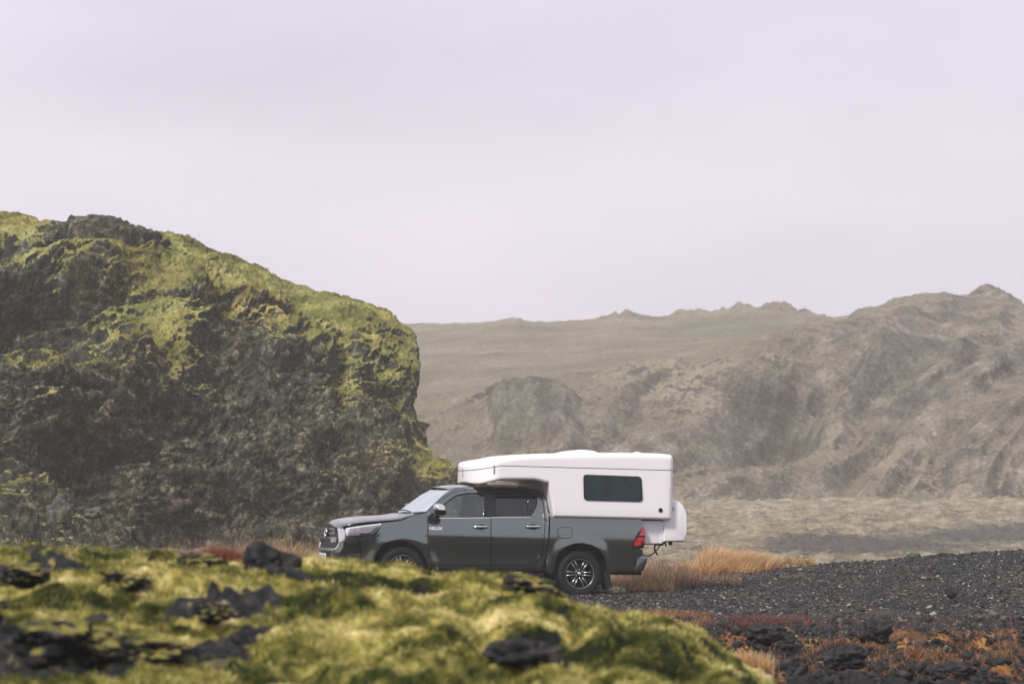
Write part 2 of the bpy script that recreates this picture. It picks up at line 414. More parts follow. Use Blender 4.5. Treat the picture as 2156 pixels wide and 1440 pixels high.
grass_m += blobs(px, py, [(1300, 735, 420, 26, .25), (1560, 700, 200, 22, .25), (1800, 690, 120, 30, .1)])
me = grid_mesh('hillside', Gf, flip=True)
dk = blobs(px, py, [(2020, 760, 300, 120, 1.), (1850, 740, 160, 60, .6), (1560, 665, 230, 26, .5)]); attr(me, 'moss', grass_m - .8 * outc - .35 * hollow - .30 * dk); attr(me, 'tint', np.clip(.5 + .28 * fbm(G * .04 + 90, 3) + steep * (.40 * rib2 + .22 * rib) + .28 * fbm(np.stack([gc2 * 2.2, G[..., 2] * .12, G[..., 1] * .02], -1), 3) * steep - .9 * outc - .5 * hollow - .40 * blobs(px, py, [(2020, 760, 300, 120, 1.), (1850, 740, 160, 60, .6), (1560, 665, 230, 26, .8)]), 0, 1))
m_hill, t_, b_ = terrain_mat('hill_scree_grass', [(.3, (.035, .039, .034)), (.43, (.10, .099, .082)), (.54, (.21, .20, .175)), (.66, (.44, .415, .385))],
                             [(.3, (.105, .106, .070)), (.5, (.225, .215, .155)), (.7, (.38, .36, .28))], nscale=.30, fine=2.4, bumpd=.5, mlo=.38, mhi=.66)
base_c = b_.inputs['Base Color'].links[0].from_socket
t_.links.new(mixc(t_, .6, base_c, mixc(t_, attr_node(t_, 'tint'), (.58, .60, .46), (1.16, 1.07, .95)), 'MULTIPLY'), b_.inputs['Base Color'])
tag(link('hillside', me, m_hill), kind='structure')

# ---------------------------------------------------------------- ground: gravel flat, its crest, and the plain beyond
def ground_z(x, Y):
    px = 1078 + F * x / Y
    # crest of the gravel bank at about 50 m
    zc = np.interp(px, [-800, 700, 1290, 1430, 1640, 1800, 1900, 2156, 2900], [.05, .10, .02, .08, .19, .31, .40, .555, .9])
    zn = zc * sstep(38, 50, Y) + .085 * sstep(0.2, -2.2, x) * sstep(34, 38, Y)
    plain = np.interp(Y, [50, 62, 75, 95, 110, 150, 168, 190, 400], [-.55, -.45, -.20, -.02, .12, .70, 1.0, 1.5, 3.0])
    k = sstep(50.3, 56, Y)
    z = zn * (1 - k) + plain * k
    # near rubble field, a little uneven
    return z
tY = np.concatenate([np.linspace(4, 17, 20)[:-1], 1 / np.linspace(1 / 17., 1 / 53., 560)[:-1], np.linspace(53, 62, 30)[:-1], 1 / np.linspace(1 / 62., 1 / 200., 190)[:-1], np.linspace(200, 300, 8)])
pu = np.concatenate([np.linspace(-1500, 200, 60)[:-1], np.linspace(200, 1150, 200)[:-1], np.linspace(1150, 2300, 900)[:-1], np.linspace(2300, 3600, 50)])
YY, PX = np.meshgrid(tY, pu, indexing='ij')
XX = (PX - 1078) / F * YY
ZZ = ground_z(XX, YY)
G = np.stack([XX, YY, ZZ], -1)
near = 1 - sstep(27, 33, YY + 2.5 * noise(np.stack([XX * .35, YY * .2, XX * 0], -1)))
farp = sstep(54, 62, YY)
lump = fbm(G * np.array([1.1, .8, 1]), 4, .55)
c1, c2, ci = cells(G * np.array([2.6, 2.0, 1.]) + .2 * lump[..., None])
pebb = noise(G * 9) * .5 + noise(G * 18 + 3) * .35
H = near * (.16 * lump + .22 * np.clip(c2 - c1, 0, .5) - .03 + .02 * pebb) + (1 - near) * (1 - farp) * (.035 * fbm(G * .9, 3) + .018 * pebb)
H = H + farp * (.30 * fbm(G * np.array([.13, .06, .1]), 3) + .15 * billow(G * np.array([.55, .22, .5]), 4, .65))
road = np.exp(-((YY - (34.5 + .12 * XX)) / 2.2) ** 2) * sstep(0, 5, XX)
H = H * (1 - .7 * road) - .05 * road
G[..., 2] += H
me = grid_mesh('ground', G)
rust = fbm(np.stack([XX * .55, YY * .35, XX * 0 + 8], -1), 4)
mo = near * (sstep(-.05, .55, rust + .25 * lump + .35 * sstep(3, 8, XX) * sstep(29, 24, YY) * sstep(22, 25, YY)) * 1.0 + .02)
attr(me, 'moss', np.where(farp > .5, .62 + .30 * fbm(np.stack([XX * .12, YY * .10, XX * 0 + 2], -1), 3) + .2 * sstep(100, 150, YY)
                          - .38 * np.exp(-np.abs((YY - (82 + 1.5 * np.clip(XX - 6, 0, 30) * .9) + 5 * noise(np.stack([XX * .2, YY * .1, XX * 0], -1))) / (6 + .35 * np.clip(XX - 6, 0, 30))) ** 3) * sstep(5, 13, XX), mo))
attr(me, 'far', farp); attr(me, 'near', near)
m_gr, t_, b_ = mat('gravel_ground')
n1 = tnoise(t_, 14, 8, .7); n2 = tnoise(t_, 55, 5, .7); n3 = tnoise(t_, .9, 5, .6); n0 = tnoise(t_, 2.2, 8, .65)
grav = ramp(t_, [(.36, (.008, .011, .013)), (.50, (.034, .038, .039)), (.60, (.10, .10, .095)), (.72, (.32, .30, .27))], math_(t_, 'ADD', math_(t_, 'MULTIPLY', n2, .6), math_(t_, 'MULTIPLY', n1, .4)))
grav = mixc(t_, ramp(t_, [(.45, (0, 0, 0)), (.62, (1, 1, 1))], n3), grav, mixc(t_, .5, grav, (.17, .12, .08)))
rst = ramp(t_, [(.30, (.06, .022, .015)), (.45, (.26, .10, .04)), (.55, (.45, .25, .08)), (.68, (.36, .33, .08))], n0)
pl = ramp(t_, [(.30, (.04, .045, .032)), (.42, (.14, .122, .085)), (.52, (.28, .245, .17)), (.66, (.50, .45, .33))], math_(t_, 'ADD', math_(t_, 'MULTIPLY', tnoise(t_, .9, 8, .65, sc3=(1, .45, 1)), .65), math_(t_, 'MULTIPLY', n1, .35)))
pb = ramp(t_, [(.3, (.06, .062, .055)), (.6, (.13, .125, .11))], n0)
mossf = attr_node(t_, 'moss')
k1 = math_(t_, 'ADD', mossf, math_(t_, 'MULTIPLY', math_(t_, 'SUBTRACT', n0, .5), .9))
k1 = ramp(t_, [(.3, (0, 0, 0)), (.6, (1, 1, 1))], k1)
nearc = mixc(t_, k1, mixc(t_, attr_node(t_, 'near'), grav, ramp(t_, [(.35, (.010, .012, .014)), (.6, (.042, .040, .040)), (.78, (.16, .13, .12))], n1)), rst)
farc = mixc(t_, k1, pb, pl)
t_.links.new(mixc(t_, attr_node(t_, 'far'), nearc, farc), b_.inputs['Base Color'])
b_.inputs['Roughness'].default_value = .9; b_.inputs['Specular IOR Level'].default_value = .12
bump(t_, b_, math_(t_, 'ADD', n2, math_(t_, 'MULTIPLY', n1, 1.2)), 1.0, .03)
tag(link('ground', me, m_gr), kind='structure')
GR_V = G; GR_T = (tY, pu)
def gz(x, Y):
    """height of the finished ground at x, Y (nearest grid vertex)"""
    x = np.asarray(x, float); Y = np.asarray(Y, float); p_ = 1078 + F * x / Y
    a = np.clip(np.searchsorted(tY, Y), 0, len(tY) - 1); b = np.clip(np.searchsorted(pu, p_), 0, len(pu) - 1)
    return GR_V[a, b, 2]
# outer land: a sheet to the horizon, lower than the near ground
s = 900.
og = np.stack(np.meshgrid(np.linspace(-s, s, 41), np.linspace(-300, s, 41)), -1)
og = np.concatenate([og, (-2.6 + .8 * noise(np.concatenate([og * .02, og[..., :1] * 0], -1)))[..., None]], -1)
me = grid_mesh('plain', og)
attr(me, 'moss', np.where(og[..., 1] > 70, .6, 0.)); attr(me, 'far', (og[..., 1] > 70) * 1.); attr(me, 'near', np.zeros(41 * 41))
tag(link('plain', me, m_gr), kind='structure')

# ---------------------------------------------------------------- mossy mound, lower left in front of the cliff
def mound_mesh(name, pts_top, d0, d1, nx, ny, seed, pxr, amp):
    X = np.linspace(pxr[0], pxr[1], nx); T = np.linspace(0, 1, ny)
    yc = np.interp(X, [p[0] for p in pts_top], [p[1] for p in pts_top])
    TT, XP = np.meshgrid(T, X, indexing='ij')
    s_ = np.clip(TT / .7, 0, 1); b_ = np.clip((TT - .7) / .3, 0, 1)
    YY = d0 + (d1 - d0) * TT
    ztop = P(X, yc, np.full(nx, d0 + (d1 - d0) * .7))[:, 2]
    z = -.3 + (ztop[None] + .3) * (s_ ** .8) * (1 - b_ ** 2 * .9)
    G = np.stack([(XP - 1078) / F * YY, YY, z], -1)
    return G
G = mound_mesh('m', [(-400, 900), (-100, 960), (0, 985), (20, 978), (60, 1010), (120, 1035), (180, 1085), (240, 1110), (290, 1150), (330, 1200), (420, 1260)], 58, 72, 520, 420, 3, (-420, 420), .3)
wq = fbm(G * .4, 2)
n_ = grid_normals(G); n_ *= np.sign(n_[..., 2:3])
c1, c2, _ = cells(G * 1.1 + .3 * wq[..., None])
c3, c4, _ = cells(G * 3.2 + .3 * wq[..., None])
D = .45 * fbm(G * .5, 3) + .30 * np.clip(c2 - c1, 0, .5) + .10 * np.clip(c4 - c3, 0, .5) + .10 * billow(G * 3, 3) + .03 * noise(G * 12)
Gf = G + n_ * D[..., None]
nn = grid_normals(Gf); nn *= np.sign((nn * n_).sum(-1, keepdims=True))
me = grid_mesh('mossy_slope', Gf); attr(me, 'moss', -.16 + .70 * sstep(.5, 1.0, blur(nn[..., 2], 1)) + .22 * wq + .25 * blobs(*proj(G), [(60, 1030, 90, 40, 1.), (200, 1090, 60, 30, .8)])); attr(me, 'tint', np.full(Gf.shape[:2], .7))  # moss kept thin so the slope's shade is put into its colour
tag(link('mossy_slope', me, m_cliff), kind='structure')

# ---------------------------------------------------------------- foreground moss mound (out of focus)
ctop = [(-500, 1150), (0, 1152), (120, 1143), (250, 1152), (350, 1160), (440, 1166), (500, 1172), (600, 1172), (690, 1178), (760, 1182), (850, 1190), (930, 1202), (980, 1203), (1050, 1197), (1110, 1203),
        (1160, 1228), (1200, 1255), (1290, 1288), (1380, 1306), (1480, 1332), (1545, 1370), (1600, 1440), (1660, 1560), (1800, 1750)]
X = np.linspace(-520, 1800, 1150)
yc = np.interp(X, [p[0] for p in ctop], [p[1] for p in ctop])
Yr = np.concatenate([np.linspace(5.5, 9.0, 40)[:-1], np.linspace(9.0, 14.2, 640)])
Yr = np.concatenate([Yr, np.linspace(14.25, 18.5, 60)])
YY, XP = np.meshgrid(Yr, X, indexing='ij'); YC = np.repeat(yc[None], len(Yr), 0)
DC = 13.6
zc = CAM_H - (YC - 1047) * DC / F
zlow = np.minimum(CAM_H - .86, zc - .05)
s_ = np.clip((YY - 9.6) / (DC - 9.6), 0, 1)
z = zlow + (zc - zlow) * (s_ ** 1.1)
beh = np.clip((YY - DC) / 4.5, 0, 1)
z = z - (z + .4) * (beh ** 1.6)
G = np.stack([(XP - 1078) / F * YY, YY, z], -1)
px, py = proj(G)
n_ = grid_normals(G); n_ *= np.sign(n_[..., 2:3])
wq = fbm(G * np.array([1.3, 1, 1]), 3)
wv = np.stack([wq, fbm(G * 1.1 + 30, 2), wq * 0], -1)
soft = sstep(14.5, 12, YY)
rocky = sstep(.05, .55, fbm(np.stack([G[..., 0] * .9, G[..., 1] * .55, G[..., 0] * 0 + 4.2], -1), 3) + .28 * sstep(560, 100, px) - .55 * sstep(500, 900, px))
rocky = np.clip(rocky - .12 + .55 * (noise(G * np.array([3.2, 2.4, 3])) > .28) * sstep(900, 300, px) + blobs(px, py, [(110, 1350, 170, 70, .9), (330, 1370, 150, 30, .9), (250, 1230, 110, 26, .8), (420, 1180, 80, 22, .8), (450, 1290, 90, 20, .7), (60, 1200, 90, 20, .6),
                                       (620, 1260, 70, 20, .6), (300, 1300, 250, 25, .3), (600, 1345, 120, 18, .5), (250, 1160, 130, 16, -1.3), (60, 1172, 110, 16, -1.2), (150, 1240, 60, 14, -.8), (350, 1345, 110, 22, -.8), (400, 1320, 120, 18, -.7), (130, 1270, 110, 18, -.7), (250, 1430, 180, 14, -.9), (850, 1300, 350, 110, -.4)]), 0, 1)
c1, c2, ci = cells(G * np.array([2.5, 2.3, 2.1]) + .55 * wv)
c3, c4, _ = cells(G * np.array([6.5, 6.0, 5]) + .5 * wv)
pil = 1 - np.clip(c1, 0, 1) ** 2
pil2 = 1 - np.clip(c3, 0, 1) ** 2
lum = fbm(G * np.array([2.2, 3.0, 2]) + 17, 4, .6)
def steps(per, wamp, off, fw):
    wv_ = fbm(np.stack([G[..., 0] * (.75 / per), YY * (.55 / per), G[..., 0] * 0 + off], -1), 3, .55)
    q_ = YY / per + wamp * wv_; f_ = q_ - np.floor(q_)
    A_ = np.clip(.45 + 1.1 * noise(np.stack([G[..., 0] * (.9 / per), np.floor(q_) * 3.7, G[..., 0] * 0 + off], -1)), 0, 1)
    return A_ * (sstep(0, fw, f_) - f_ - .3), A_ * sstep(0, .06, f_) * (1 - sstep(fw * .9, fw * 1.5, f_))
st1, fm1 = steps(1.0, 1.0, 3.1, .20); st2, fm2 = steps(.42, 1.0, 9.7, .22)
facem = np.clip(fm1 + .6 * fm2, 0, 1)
D_m = .05 * wq + .035 * (pil - .6) + .022 * (pil2 - .6) + .05 * lum + .16 * st1 + .055 * st2 + .030 * fbm(G * np.array([7., 9., 8.]), 3)
rk = ridged(G * np.array([1.6, 1.3, 2.2]) + .3 * wv, 4, .55)
D_r = -.08 + .06 * rk + .12 * st1 + .05 * ((ci * 37 % 101) / 101. - .5) + .10 * np.clip(c2 - c1, 0, .4) + .02 * noise(G * 16)
D = D_m * (1 - rocky) + D_r * rocky
pits = blobs(px, py, [(1110, 1375, 90, 28, -.20), (1330, 1350, 60, 20, -.14), (1010, 1405, 60, 18, -.10), (960, 1290, 60, 18, -.08), (740, 1210, 45, 8, -.06), (1010, 1340, 50, 30, -.10), (1480, 1420, 60, 40, -.18), (720, 1385, 60, 20, -.1), (1120, 1240, 55, 22, -.08)])
D = D + pits * 1.0
edge = np.exp(-((YY - DC) / .6) ** 2)
D = D * (1 - .35 * edge) - .035 * edge
Gf = G + n_ * D[..., None]
Gf[..., 0] += .05 * wv[..., 1] * soft; Gf[..., 1] -= .10 * np.clip(pil - .5, 0, 1)      # pillows bulge towards the open side
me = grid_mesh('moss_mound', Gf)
nn = grid_normals(Gf); nn *= np.sign(nn[..., 2:3])
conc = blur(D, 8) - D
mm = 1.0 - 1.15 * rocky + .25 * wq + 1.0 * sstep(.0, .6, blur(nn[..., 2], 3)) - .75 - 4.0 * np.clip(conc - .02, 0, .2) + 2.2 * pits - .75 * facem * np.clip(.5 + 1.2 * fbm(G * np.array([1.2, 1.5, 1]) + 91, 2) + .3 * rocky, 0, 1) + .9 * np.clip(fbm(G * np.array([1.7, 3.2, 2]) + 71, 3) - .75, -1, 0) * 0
attr(me, 'moss', mm); attr(me, 'dry', np.clip(.52 + .40 * fbm(G * np.array([.8, 1.2, 1]) + 50, 3) + .30 * fbm(G * np.array([3.2, 4.5, 3]) + 23, 3) + 3.6 * np.clip(-conc, -.1, .12) + .14 * sstep(10.5, 13.5, YY) - .42 * facem + .04, 0, 1))  # dry mixes random dryness with shade painted into hollows and camera-facing steps
m_fg, t_, b_ = mat('woolly_moss')
n1 = tnoise(t_, 9, 8, .65, sc3=(1, .8, 1)); n2 = tnoise(t_, 40, 6, .7); n3 = tnoise(t_, 2.3, 5, .6)
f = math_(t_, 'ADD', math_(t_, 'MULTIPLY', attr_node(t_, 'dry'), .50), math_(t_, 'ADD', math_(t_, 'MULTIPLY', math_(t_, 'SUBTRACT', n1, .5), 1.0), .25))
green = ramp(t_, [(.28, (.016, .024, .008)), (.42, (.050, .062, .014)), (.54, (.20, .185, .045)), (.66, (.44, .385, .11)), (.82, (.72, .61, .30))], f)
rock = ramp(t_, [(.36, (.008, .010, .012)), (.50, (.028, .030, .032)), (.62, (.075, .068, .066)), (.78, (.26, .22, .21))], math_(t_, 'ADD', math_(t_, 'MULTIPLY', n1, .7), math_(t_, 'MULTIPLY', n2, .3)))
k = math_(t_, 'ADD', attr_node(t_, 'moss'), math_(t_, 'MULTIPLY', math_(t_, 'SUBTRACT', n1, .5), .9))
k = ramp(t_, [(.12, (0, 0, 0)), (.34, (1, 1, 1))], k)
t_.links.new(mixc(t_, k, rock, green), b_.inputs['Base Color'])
b_.inputs['Roughness'].default_value = .95; b_.inputs['Specular IOR Level'].default_value = .1
bump(t_, b_, math_(t_, 'ADD', n2, n1), .8, .03)
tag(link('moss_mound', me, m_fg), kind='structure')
FG = Gf; FGpx, FGpy = proj(Gf)

# moss fibres standing on the mound
mv = (mm > .28) & (YY > 9.4) & (YY < 14.6) & (px > -60) & (px < 1700)
ids = np.argwhere(mv); ids = ids[np.random.RandomState(5).randint(0, len(ids), 170000)]
r5 = np.random.RandomState(6); nb_ = len(ids); b0 = Gf[ids[:, 0], ids[:, 1]] + r5.normal(0, .006, (nb_, 3)); nn5 = nn[ids[:, 0], ids[:, 1]]
hh5 = r5.uniform(.010, .030, nb_) * (1 + .6 * noise(b0 * 6)); dirv = nn5 + np.array([0, 0, .5]) + r5.normal(0, .45, (nb_, 3)); dirv /= np.linalg.norm(dirv, axis=1, keepdims=True)
sd = np.cross(dirv, r5.normal(size=(nb_, 3))); sd /= np.linalg.norm(sd, axis=1, keepdims=True) + 1e-6; wd5 = .0028
V = np.stack([b0 - sd * wd5, b0 + sd * wd5, b0 + dirv * hh5[:, None] + sd * wd5 * .3], 1)
me = np_mesh('moss_fibres', V.reshape(-1, 3), np.arange(nb_ * 3), 3)
dr5 = np.clip(.52 + .45 * fbm(b0 * np.array([3.2, 4.5, 3]) + 23, 3) + r5.normal(0, .16, nb_) - .35 * facem[ids[:, 0], ids[:, 1]], 0, 1); attr(me, 'dry', np.repeat(dr5, 3))  # fibres carry the same painted shade on camera-facing steps
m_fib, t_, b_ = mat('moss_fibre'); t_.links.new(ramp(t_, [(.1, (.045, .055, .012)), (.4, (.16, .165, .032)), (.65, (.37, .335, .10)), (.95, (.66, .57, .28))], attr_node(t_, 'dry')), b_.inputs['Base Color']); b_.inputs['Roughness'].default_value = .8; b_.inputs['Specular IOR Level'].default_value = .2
tag(link('moss_fibres', me, m_fib), kind='stuff')
# ================================================================== PICK-UP TRUCK (local frame: -x nose, +x tail, -y side facing the camera)
YAW, PITCHN = math.radians(16), math.radians(1.62)
HUB = np.array([0, -.88, .385]); WB = 3.085; DEPTH = 41.0
def rotm(yaw, pit):
    return (Matrix.Rotation(yaw, 3, 'Z') @ Matrix.Rotation(pit, 3, 'Y'))
RM = np.array(rotm(YAW, PITCHN))
T0 = P(1220, 1207.5, DEPTH) - RM @ HUB
TM = Matrix.Translation(Vector(T0)) @ rotm(YAW, PITCHN).to_4x4()
def to_local_ray(px, py):
    d = ray(px, py) @ RM; o = (np.array([0, 0, CAM_H]) - T0) @ RM
    return o, d
def project(p):
    q = (RM @ np.asarray(p)) + T0; return proj(q[None])
def plane_pt(px, py, yl):
    """local (x, z) where the line of sight meets the plane y = yl"""
    o, d = to_local_ray(px, py); t = (yl - o[1]) / d[..., 1]
    q = o + d * t[..., None]; return q
SIDE_Z = [.20, .34, .42, .50, .60, .72, .85, .98, 1.06, 1.13, 1.17, 1.40, 1.58, 1.70, 1.755, 1.80, 1.83]
SIDE_W = [.82, .845, .862, .872, .876, .888, .918, .928, .920, .902, .885, .80, .735, .685, .64, .55, .40]
BED_Z = [.2, .34, .42, .52, .66, .86, 1.0, 1.12, 1.20, 1.30]
BED_W = [.83, .85, .862, .872, .892, .925, .930, .922, .905, .885]
XF_Z = [.2, .36, .50, .70, .84, .98, 1.07, 1.12, 1.16, 1.3]
XF_X = [x - .125 for x in (-3.93, -4.0, -4.07, -4.08, -4.065, -4.045, -4.03, -3.97, -3.90, -3.86)]
XC = -3.85; NE = 3.4
def _smooth(zz, ww, s=.035):
    g = np.linspace(.0, 2.0, 401); v = np.interp(g, zz, ww); k = np.exp(-.5 * (np.arange(-30, 31) * .005 / s) ** 2); k /= k.sum()
    vp = np.concatenate([np.full(30, v[0]), v, np.full(30, v[-1])]); sm = np.convolve(vp, k, 'valid'); m = sstep(1.68, 1.76, g); return g, sm * (1 - m) + v * m
SIDE_Z, SIDE_W = _smooth(SIDE_Z, SIDE_W); BED_Z, BED_W = _smooth(BED_Z, BED_W)
def Wf(x, z):
    cab = np.interp(z, SIDE_Z, SIDE_W); bed = np.interp(z, BED_Z, BED_W)
    k = sstep(-.60, -.50, x); wd = cab * (1 - k) + bed * k
    for cx in (0, -WB):
        r = np.hypot(x - cx, z - .385); wd = wd + .034 * sstep(.70, .50, r) * sstep(1.2, .95, z)
    a = np.maximum(XC - np.interp(z, XF_Z, XF_X), .10)
    u = np.clip((XC - x) / a, 0, 1.0); wd = wd * np.clip(1 - u ** NE, 0, 1) ** (1 / NE)
    wd = np.where((XC - x) / a > 1, -.05, wd)
    return wd - .10 * sstep(1.0, 1.3, x) ** 2
def hit(px, py):
    """nearest point of the body shell on the lines of sight, local frame"""
    px = np.atleast_1d(np.asarray(px, float)); py = np.atleast_1d(np.asarray(py, float))
    o, d = to_local_ray(px, py)
    ta = (-1.02 - o[1]) / d[:, 1]; tb = (.6 - o[1]) / d[:, 1]
    S = np.linspace(0, 1, 700)
    t = ta[:, None] + (tb - ta)[:, None] * S
    q = o + d[:, None, :] * t[..., None]
    g = np.abs(q[..., 1]) - Wf(q[..., 0], q[..., 2])
    inside = g < 0; idx = np.argmax(inside, 1); ok = inside.any(1)
    idx = np.maximum(idx, 1); n = np.arange(len(px))
    lo = t[n, idx - 1]; hi = t[n, idx]
    for _ in range(14):
        mid = .5 * (lo + hi); qm = o + d * mid[:, None]; gm = np.abs(qm[:, 1]) - Wf(qm[:, 0], qm[:, 2])
        lo = np.where(gm < 0, lo, mid); hi = np.where(gm < 0, mid, hi)
    qm = o + d * hi[:, None]
    bad = ~ok
    if bad.any():
        pp = plane_pt(px[bad], py[bad], -.88); qm[bad] = pp
    return qm
def shell_normal(q):
    e = .004
    gx = -(Wf(q[:, 0] + e, q[:, 2]) - Wf(q[:, 0] - e, q[:, 2])) / (2 * e)
    gz_ = -(Wf(q[:, 0], q[:, 2] + e) - Wf(q[:, 0], q[:, 2] - e)) / (2 * e)
    n = np.stack([np.clip(gx, -6, 6), np.where(q[:, 1] < 0, -1., 1.), np.clip(gz_, -4, 4)], -1)
    return n / np.linalg.norm(n, axis=1, keepdims=True)
def z1(*p): return [(650 + x / 4.2357, 930 + y / 4.2357) for x, y in p]
def z2(*p): return [(1020 + x / 4.2356, 930 + y / 4.2356) for x, y in p]
def z3(*p): return [(1300 + x / 8, 1040 + y / 8) for x, y in p]
def z6(*p): return [(890 + x / 7.7, 1030 + y / 7.7) for x, y in p]
def z8(*p): return [(660 + x / 8.292, 1080 + y / 8.292) for x, y in p]
def dens(pts, step):
    out_ = []
    for k in range(len(pts)):
        a = np.array(pts[k]); b = np.array(pts[(k + 1) % len(pts)]); n = max(1, int(np.linalg.norm(b - a) / step))
        for j in range(n): out_.append(tuple(a + (b - a) * j / n))
    return out_
def soften(pts, it=2):
    """Chaikin corner cutting, closed"""
    for _ in range(it):
        q = []
        for k in range(len(pts)):
            a = np.array(pts[k]); b = np.array(pts[(k + 1) % len(pts)])
            q += [tuple(a * .8 + b * .2), tuple(a * .2 + b * .8)]
        pts = q
    return pts
def inside_poly(x, y, poly):
    poly = np.asarray(poly); c = np.zeros(len(x), bool); j = len(poly) - 1
    for i in range(len(poly)):
        xi, yi = poly[i]; xj, yj = poly[j]
        m = ((yi > y) != (yj > y)) & (x < (xj - xi) * (y - yi) / (yj - yi + 1e-12) + xi); c ^= m; j = i
    return c
def tri_poly(outer, holes=(), step=3.0):
    loops = [dens(outer, step)] + [dens(h, step) for h in holes]
    pts = []; edges = []; lid = []
    for lp in loops:
        s0 = len(pts); pts += lp; edges += [(s0 + k, s0 + (k + 1) % len(lp)) for k in range(len(lp))]; lid.append((s0, len(lp)))
    A = np.array(pts); mn, mx_ = A.min(0), A.max(0)
    gx, gy = np.meshgrid(np.arange(mn[0] + step / 2, mx_[0], step), np.arange(mn[1] + step / 2, mx_[1], step)); gx = gx.ravel(); gy = gy.ravel()
    ins = inside_poly(gx, gy, loops[0])
    for h in loops[1:]: ins &= ~inside_poly(gx, gy, h)
    gx, gy = gx[ins], gy[ins]
    dd = np.min(np.hypot(gx[:, None] - A[None, :, 0], gy[:, None] - A[None, :, 1]), 1) if len(gx) else np.array([])
    keep = dd > step * .45
    allp = pts + list(zip(gx[keep], gy[keep]))
    v, e, f, *_ = geometry.delaunay_2d_cdt([Vector(p) for p in allp], edges, [], 0, 1e-6)
    v = np.array([tuple(p) for p in v]); f = np.array([tuple(t) for t in f])
    c = v[f].mean(1); m = inside_poly(c[:, 0], c[:, 1], loops[0])
    for h in loops[1:]: m &= ~inside_poly(c[:, 0], c[:, 1], h)
    return v, f[m]
def surf_mesh(name, q, n, f, thick, flip_y=False, off=0.):
    """sheet q with faces f, moved out along n by off, closed behind with a skirt of depth thick"""
    q = q + n * off; back = q - n * thick
    cnt = {}
    for t in f:
        for a, b in ((t[0], t[1]), (t[1], t[2]), (t[2], t[0])): cnt[(a, b)] = 1
    bd = [(a, b) for (a, b) in cnt if (b, a) not in cnt]
    # orientation
    fn = np.cross(q[f[:, 1]] - q[f[:, 0]], q[f[:, 2]] - q[f[:, 0]])
    s = np.sum(fn * n[f[:, 0]])
    V = [q, back]; nq = len(q); Fs = [tuple(t) if s > 0 else tuple(t[::-1]) for t in f]
    Fs += [tuple(x + nq for x in (t[::-1] if s > 0 else t)) for t in f]
    idx = sorted({a for e in bd for a in e}); mp_ = {a: k for k, a in enumerate(idx)}
    V.append(q[idx]); V.append(back[idx]); b0 = 2 * nq; b1 = b0 + len(idx)
    for a, b in bd:
        qd = (b0 + mp_[a], b1 + mp_[a], b1 + mp_[b], b0 + mp_[b])
        Fs.append(qd if s > 0 else qd[::-1])
    V = np.concatenate(V)
    if flip_y:
        V = V * np.array([1, -1, 1]); Fs = [t[::-1] for t in Fs]
    me = bpy.data.meshes.new(name); me.from_pydata(V.tolist(), [], [tuple(int(i) for i in t) for t in Fs]); me.update()
    return me
def patch(name, outer, m, parent, holes=(), off=0., thick=.02, step=3.0, mirror=True, soft=0, label=None):
    if soft: outer = soften(outer, soft)
    v, f = tri_poly(outer, holes, step)
    q = hit(v[:, 0], v[:, 1]); n = shell_normal(q)
    o = link(name, surf_mesh(name, q, n, f, thick, off=off), m, parent)
    r = [o]
    if mirror: r.append(link(name, surf_mesh(name, q, n, f, thick, True, off=off), m, parent))
    return r
def shell_front(y, z):
    """x of the nose surface for lateral y"""
    a = np.maximum(XC - np.interp(z, XF_Z, XF_X), .10); ws = np.interp(z, SIDE_Z, SIDE_W)
    u = np.clip(1 - (np.abs(y) / ws) ** NE, 0, 1) ** (1 / NE); return XC - a * u
def fpatch(name, outer, m, parent, off=0., thick=.02, step=.025, holes=(), soft=0):
    """outline in (y, z) on the nose"""
    if soft: outer = soften(outer, soft)
    v, f = tri_poly(outer, holes, step)
    q = np.stack([shell_front(v[:, 0], v[:, 1]), v[:, 0], v[:, 1]], -1); e = .003
    dy = (shell_front(v[:, 0] + e, v[:, 1]) - shell_front(v[:, 0] - e, v[:, 1])) / (2 * e)
    dz = (shell_front(v[:, 0], v[:, 1] + e) - shell_front(v[:, 0], v[:, 1] - e)) / (2 * e)
    n = np.stack([-np.ones(len(v)), np.clip(dy, -5, 5), np.clip(dz, -2, 2)], -1); n /= np.linalg.norm(n, axis=1, keepdims=True)
    return link(name, surf_mesh(name, q, n, f, thick, off=off), m, parent)
def bm_obj(name, bm, m, parent, smooth=False, angle=None):
    bmesh.ops.recalc_face_normals(bm, faces=bm.faces)
    me = bpy.data.meshes.new(name); bm.to_mesh(me); bm.free()
    o = link(name, me, m, parent, smooth=smooth)
    if angle: me.set_sharp_from_angle(angle=math.radians(angle))
    return o
def box(bm, c, s, rot=None, bev=0):
    r = bmesh.ops.create_cube(bm, size=1.0); vs = r['verts']
    bmesh.ops.scale(bm, vec=s, verts=vs)
    if bev:
        es = list({e for v in vs for e in v.link_edges}); rr = bmesh.ops.bevel(bm, geom=es, offset=bev, segments=2, affect='EDGES', profile=.5)
        vs = list({v for f in rr['faces'] for v in f.verts} | {v for v in vs if v.is_valid})
    if rot is not None: bmesh.ops.rotate(bm, matrix=rot, verts=vs)
    bmesh.ops.translate(bm, vec=c, verts=vs); return vs
def prism(bm, pts_xz, y0, y1, bev=0, seg=2):
    a = [bm.verts.new((x, y0, z)) for x, z in pts_xz]; b = [bm.verts.new((x, y1, z)) for x, z in pts_xz]
    n = len(a); f0 = bm.faces.new(a); f1 = bm.faces.new(b[::-1])
    for k in range(n): bm.faces.new((a[k], b[k], b[(k + 1) % n], a[(k + 1) % n]))
    if bev:
        bmesh.ops.bevel(bm, geom=list(set(f0.edges) | set(f1.edges)), offset=bev, segments=seg, affect='EDGES', profile=.5)
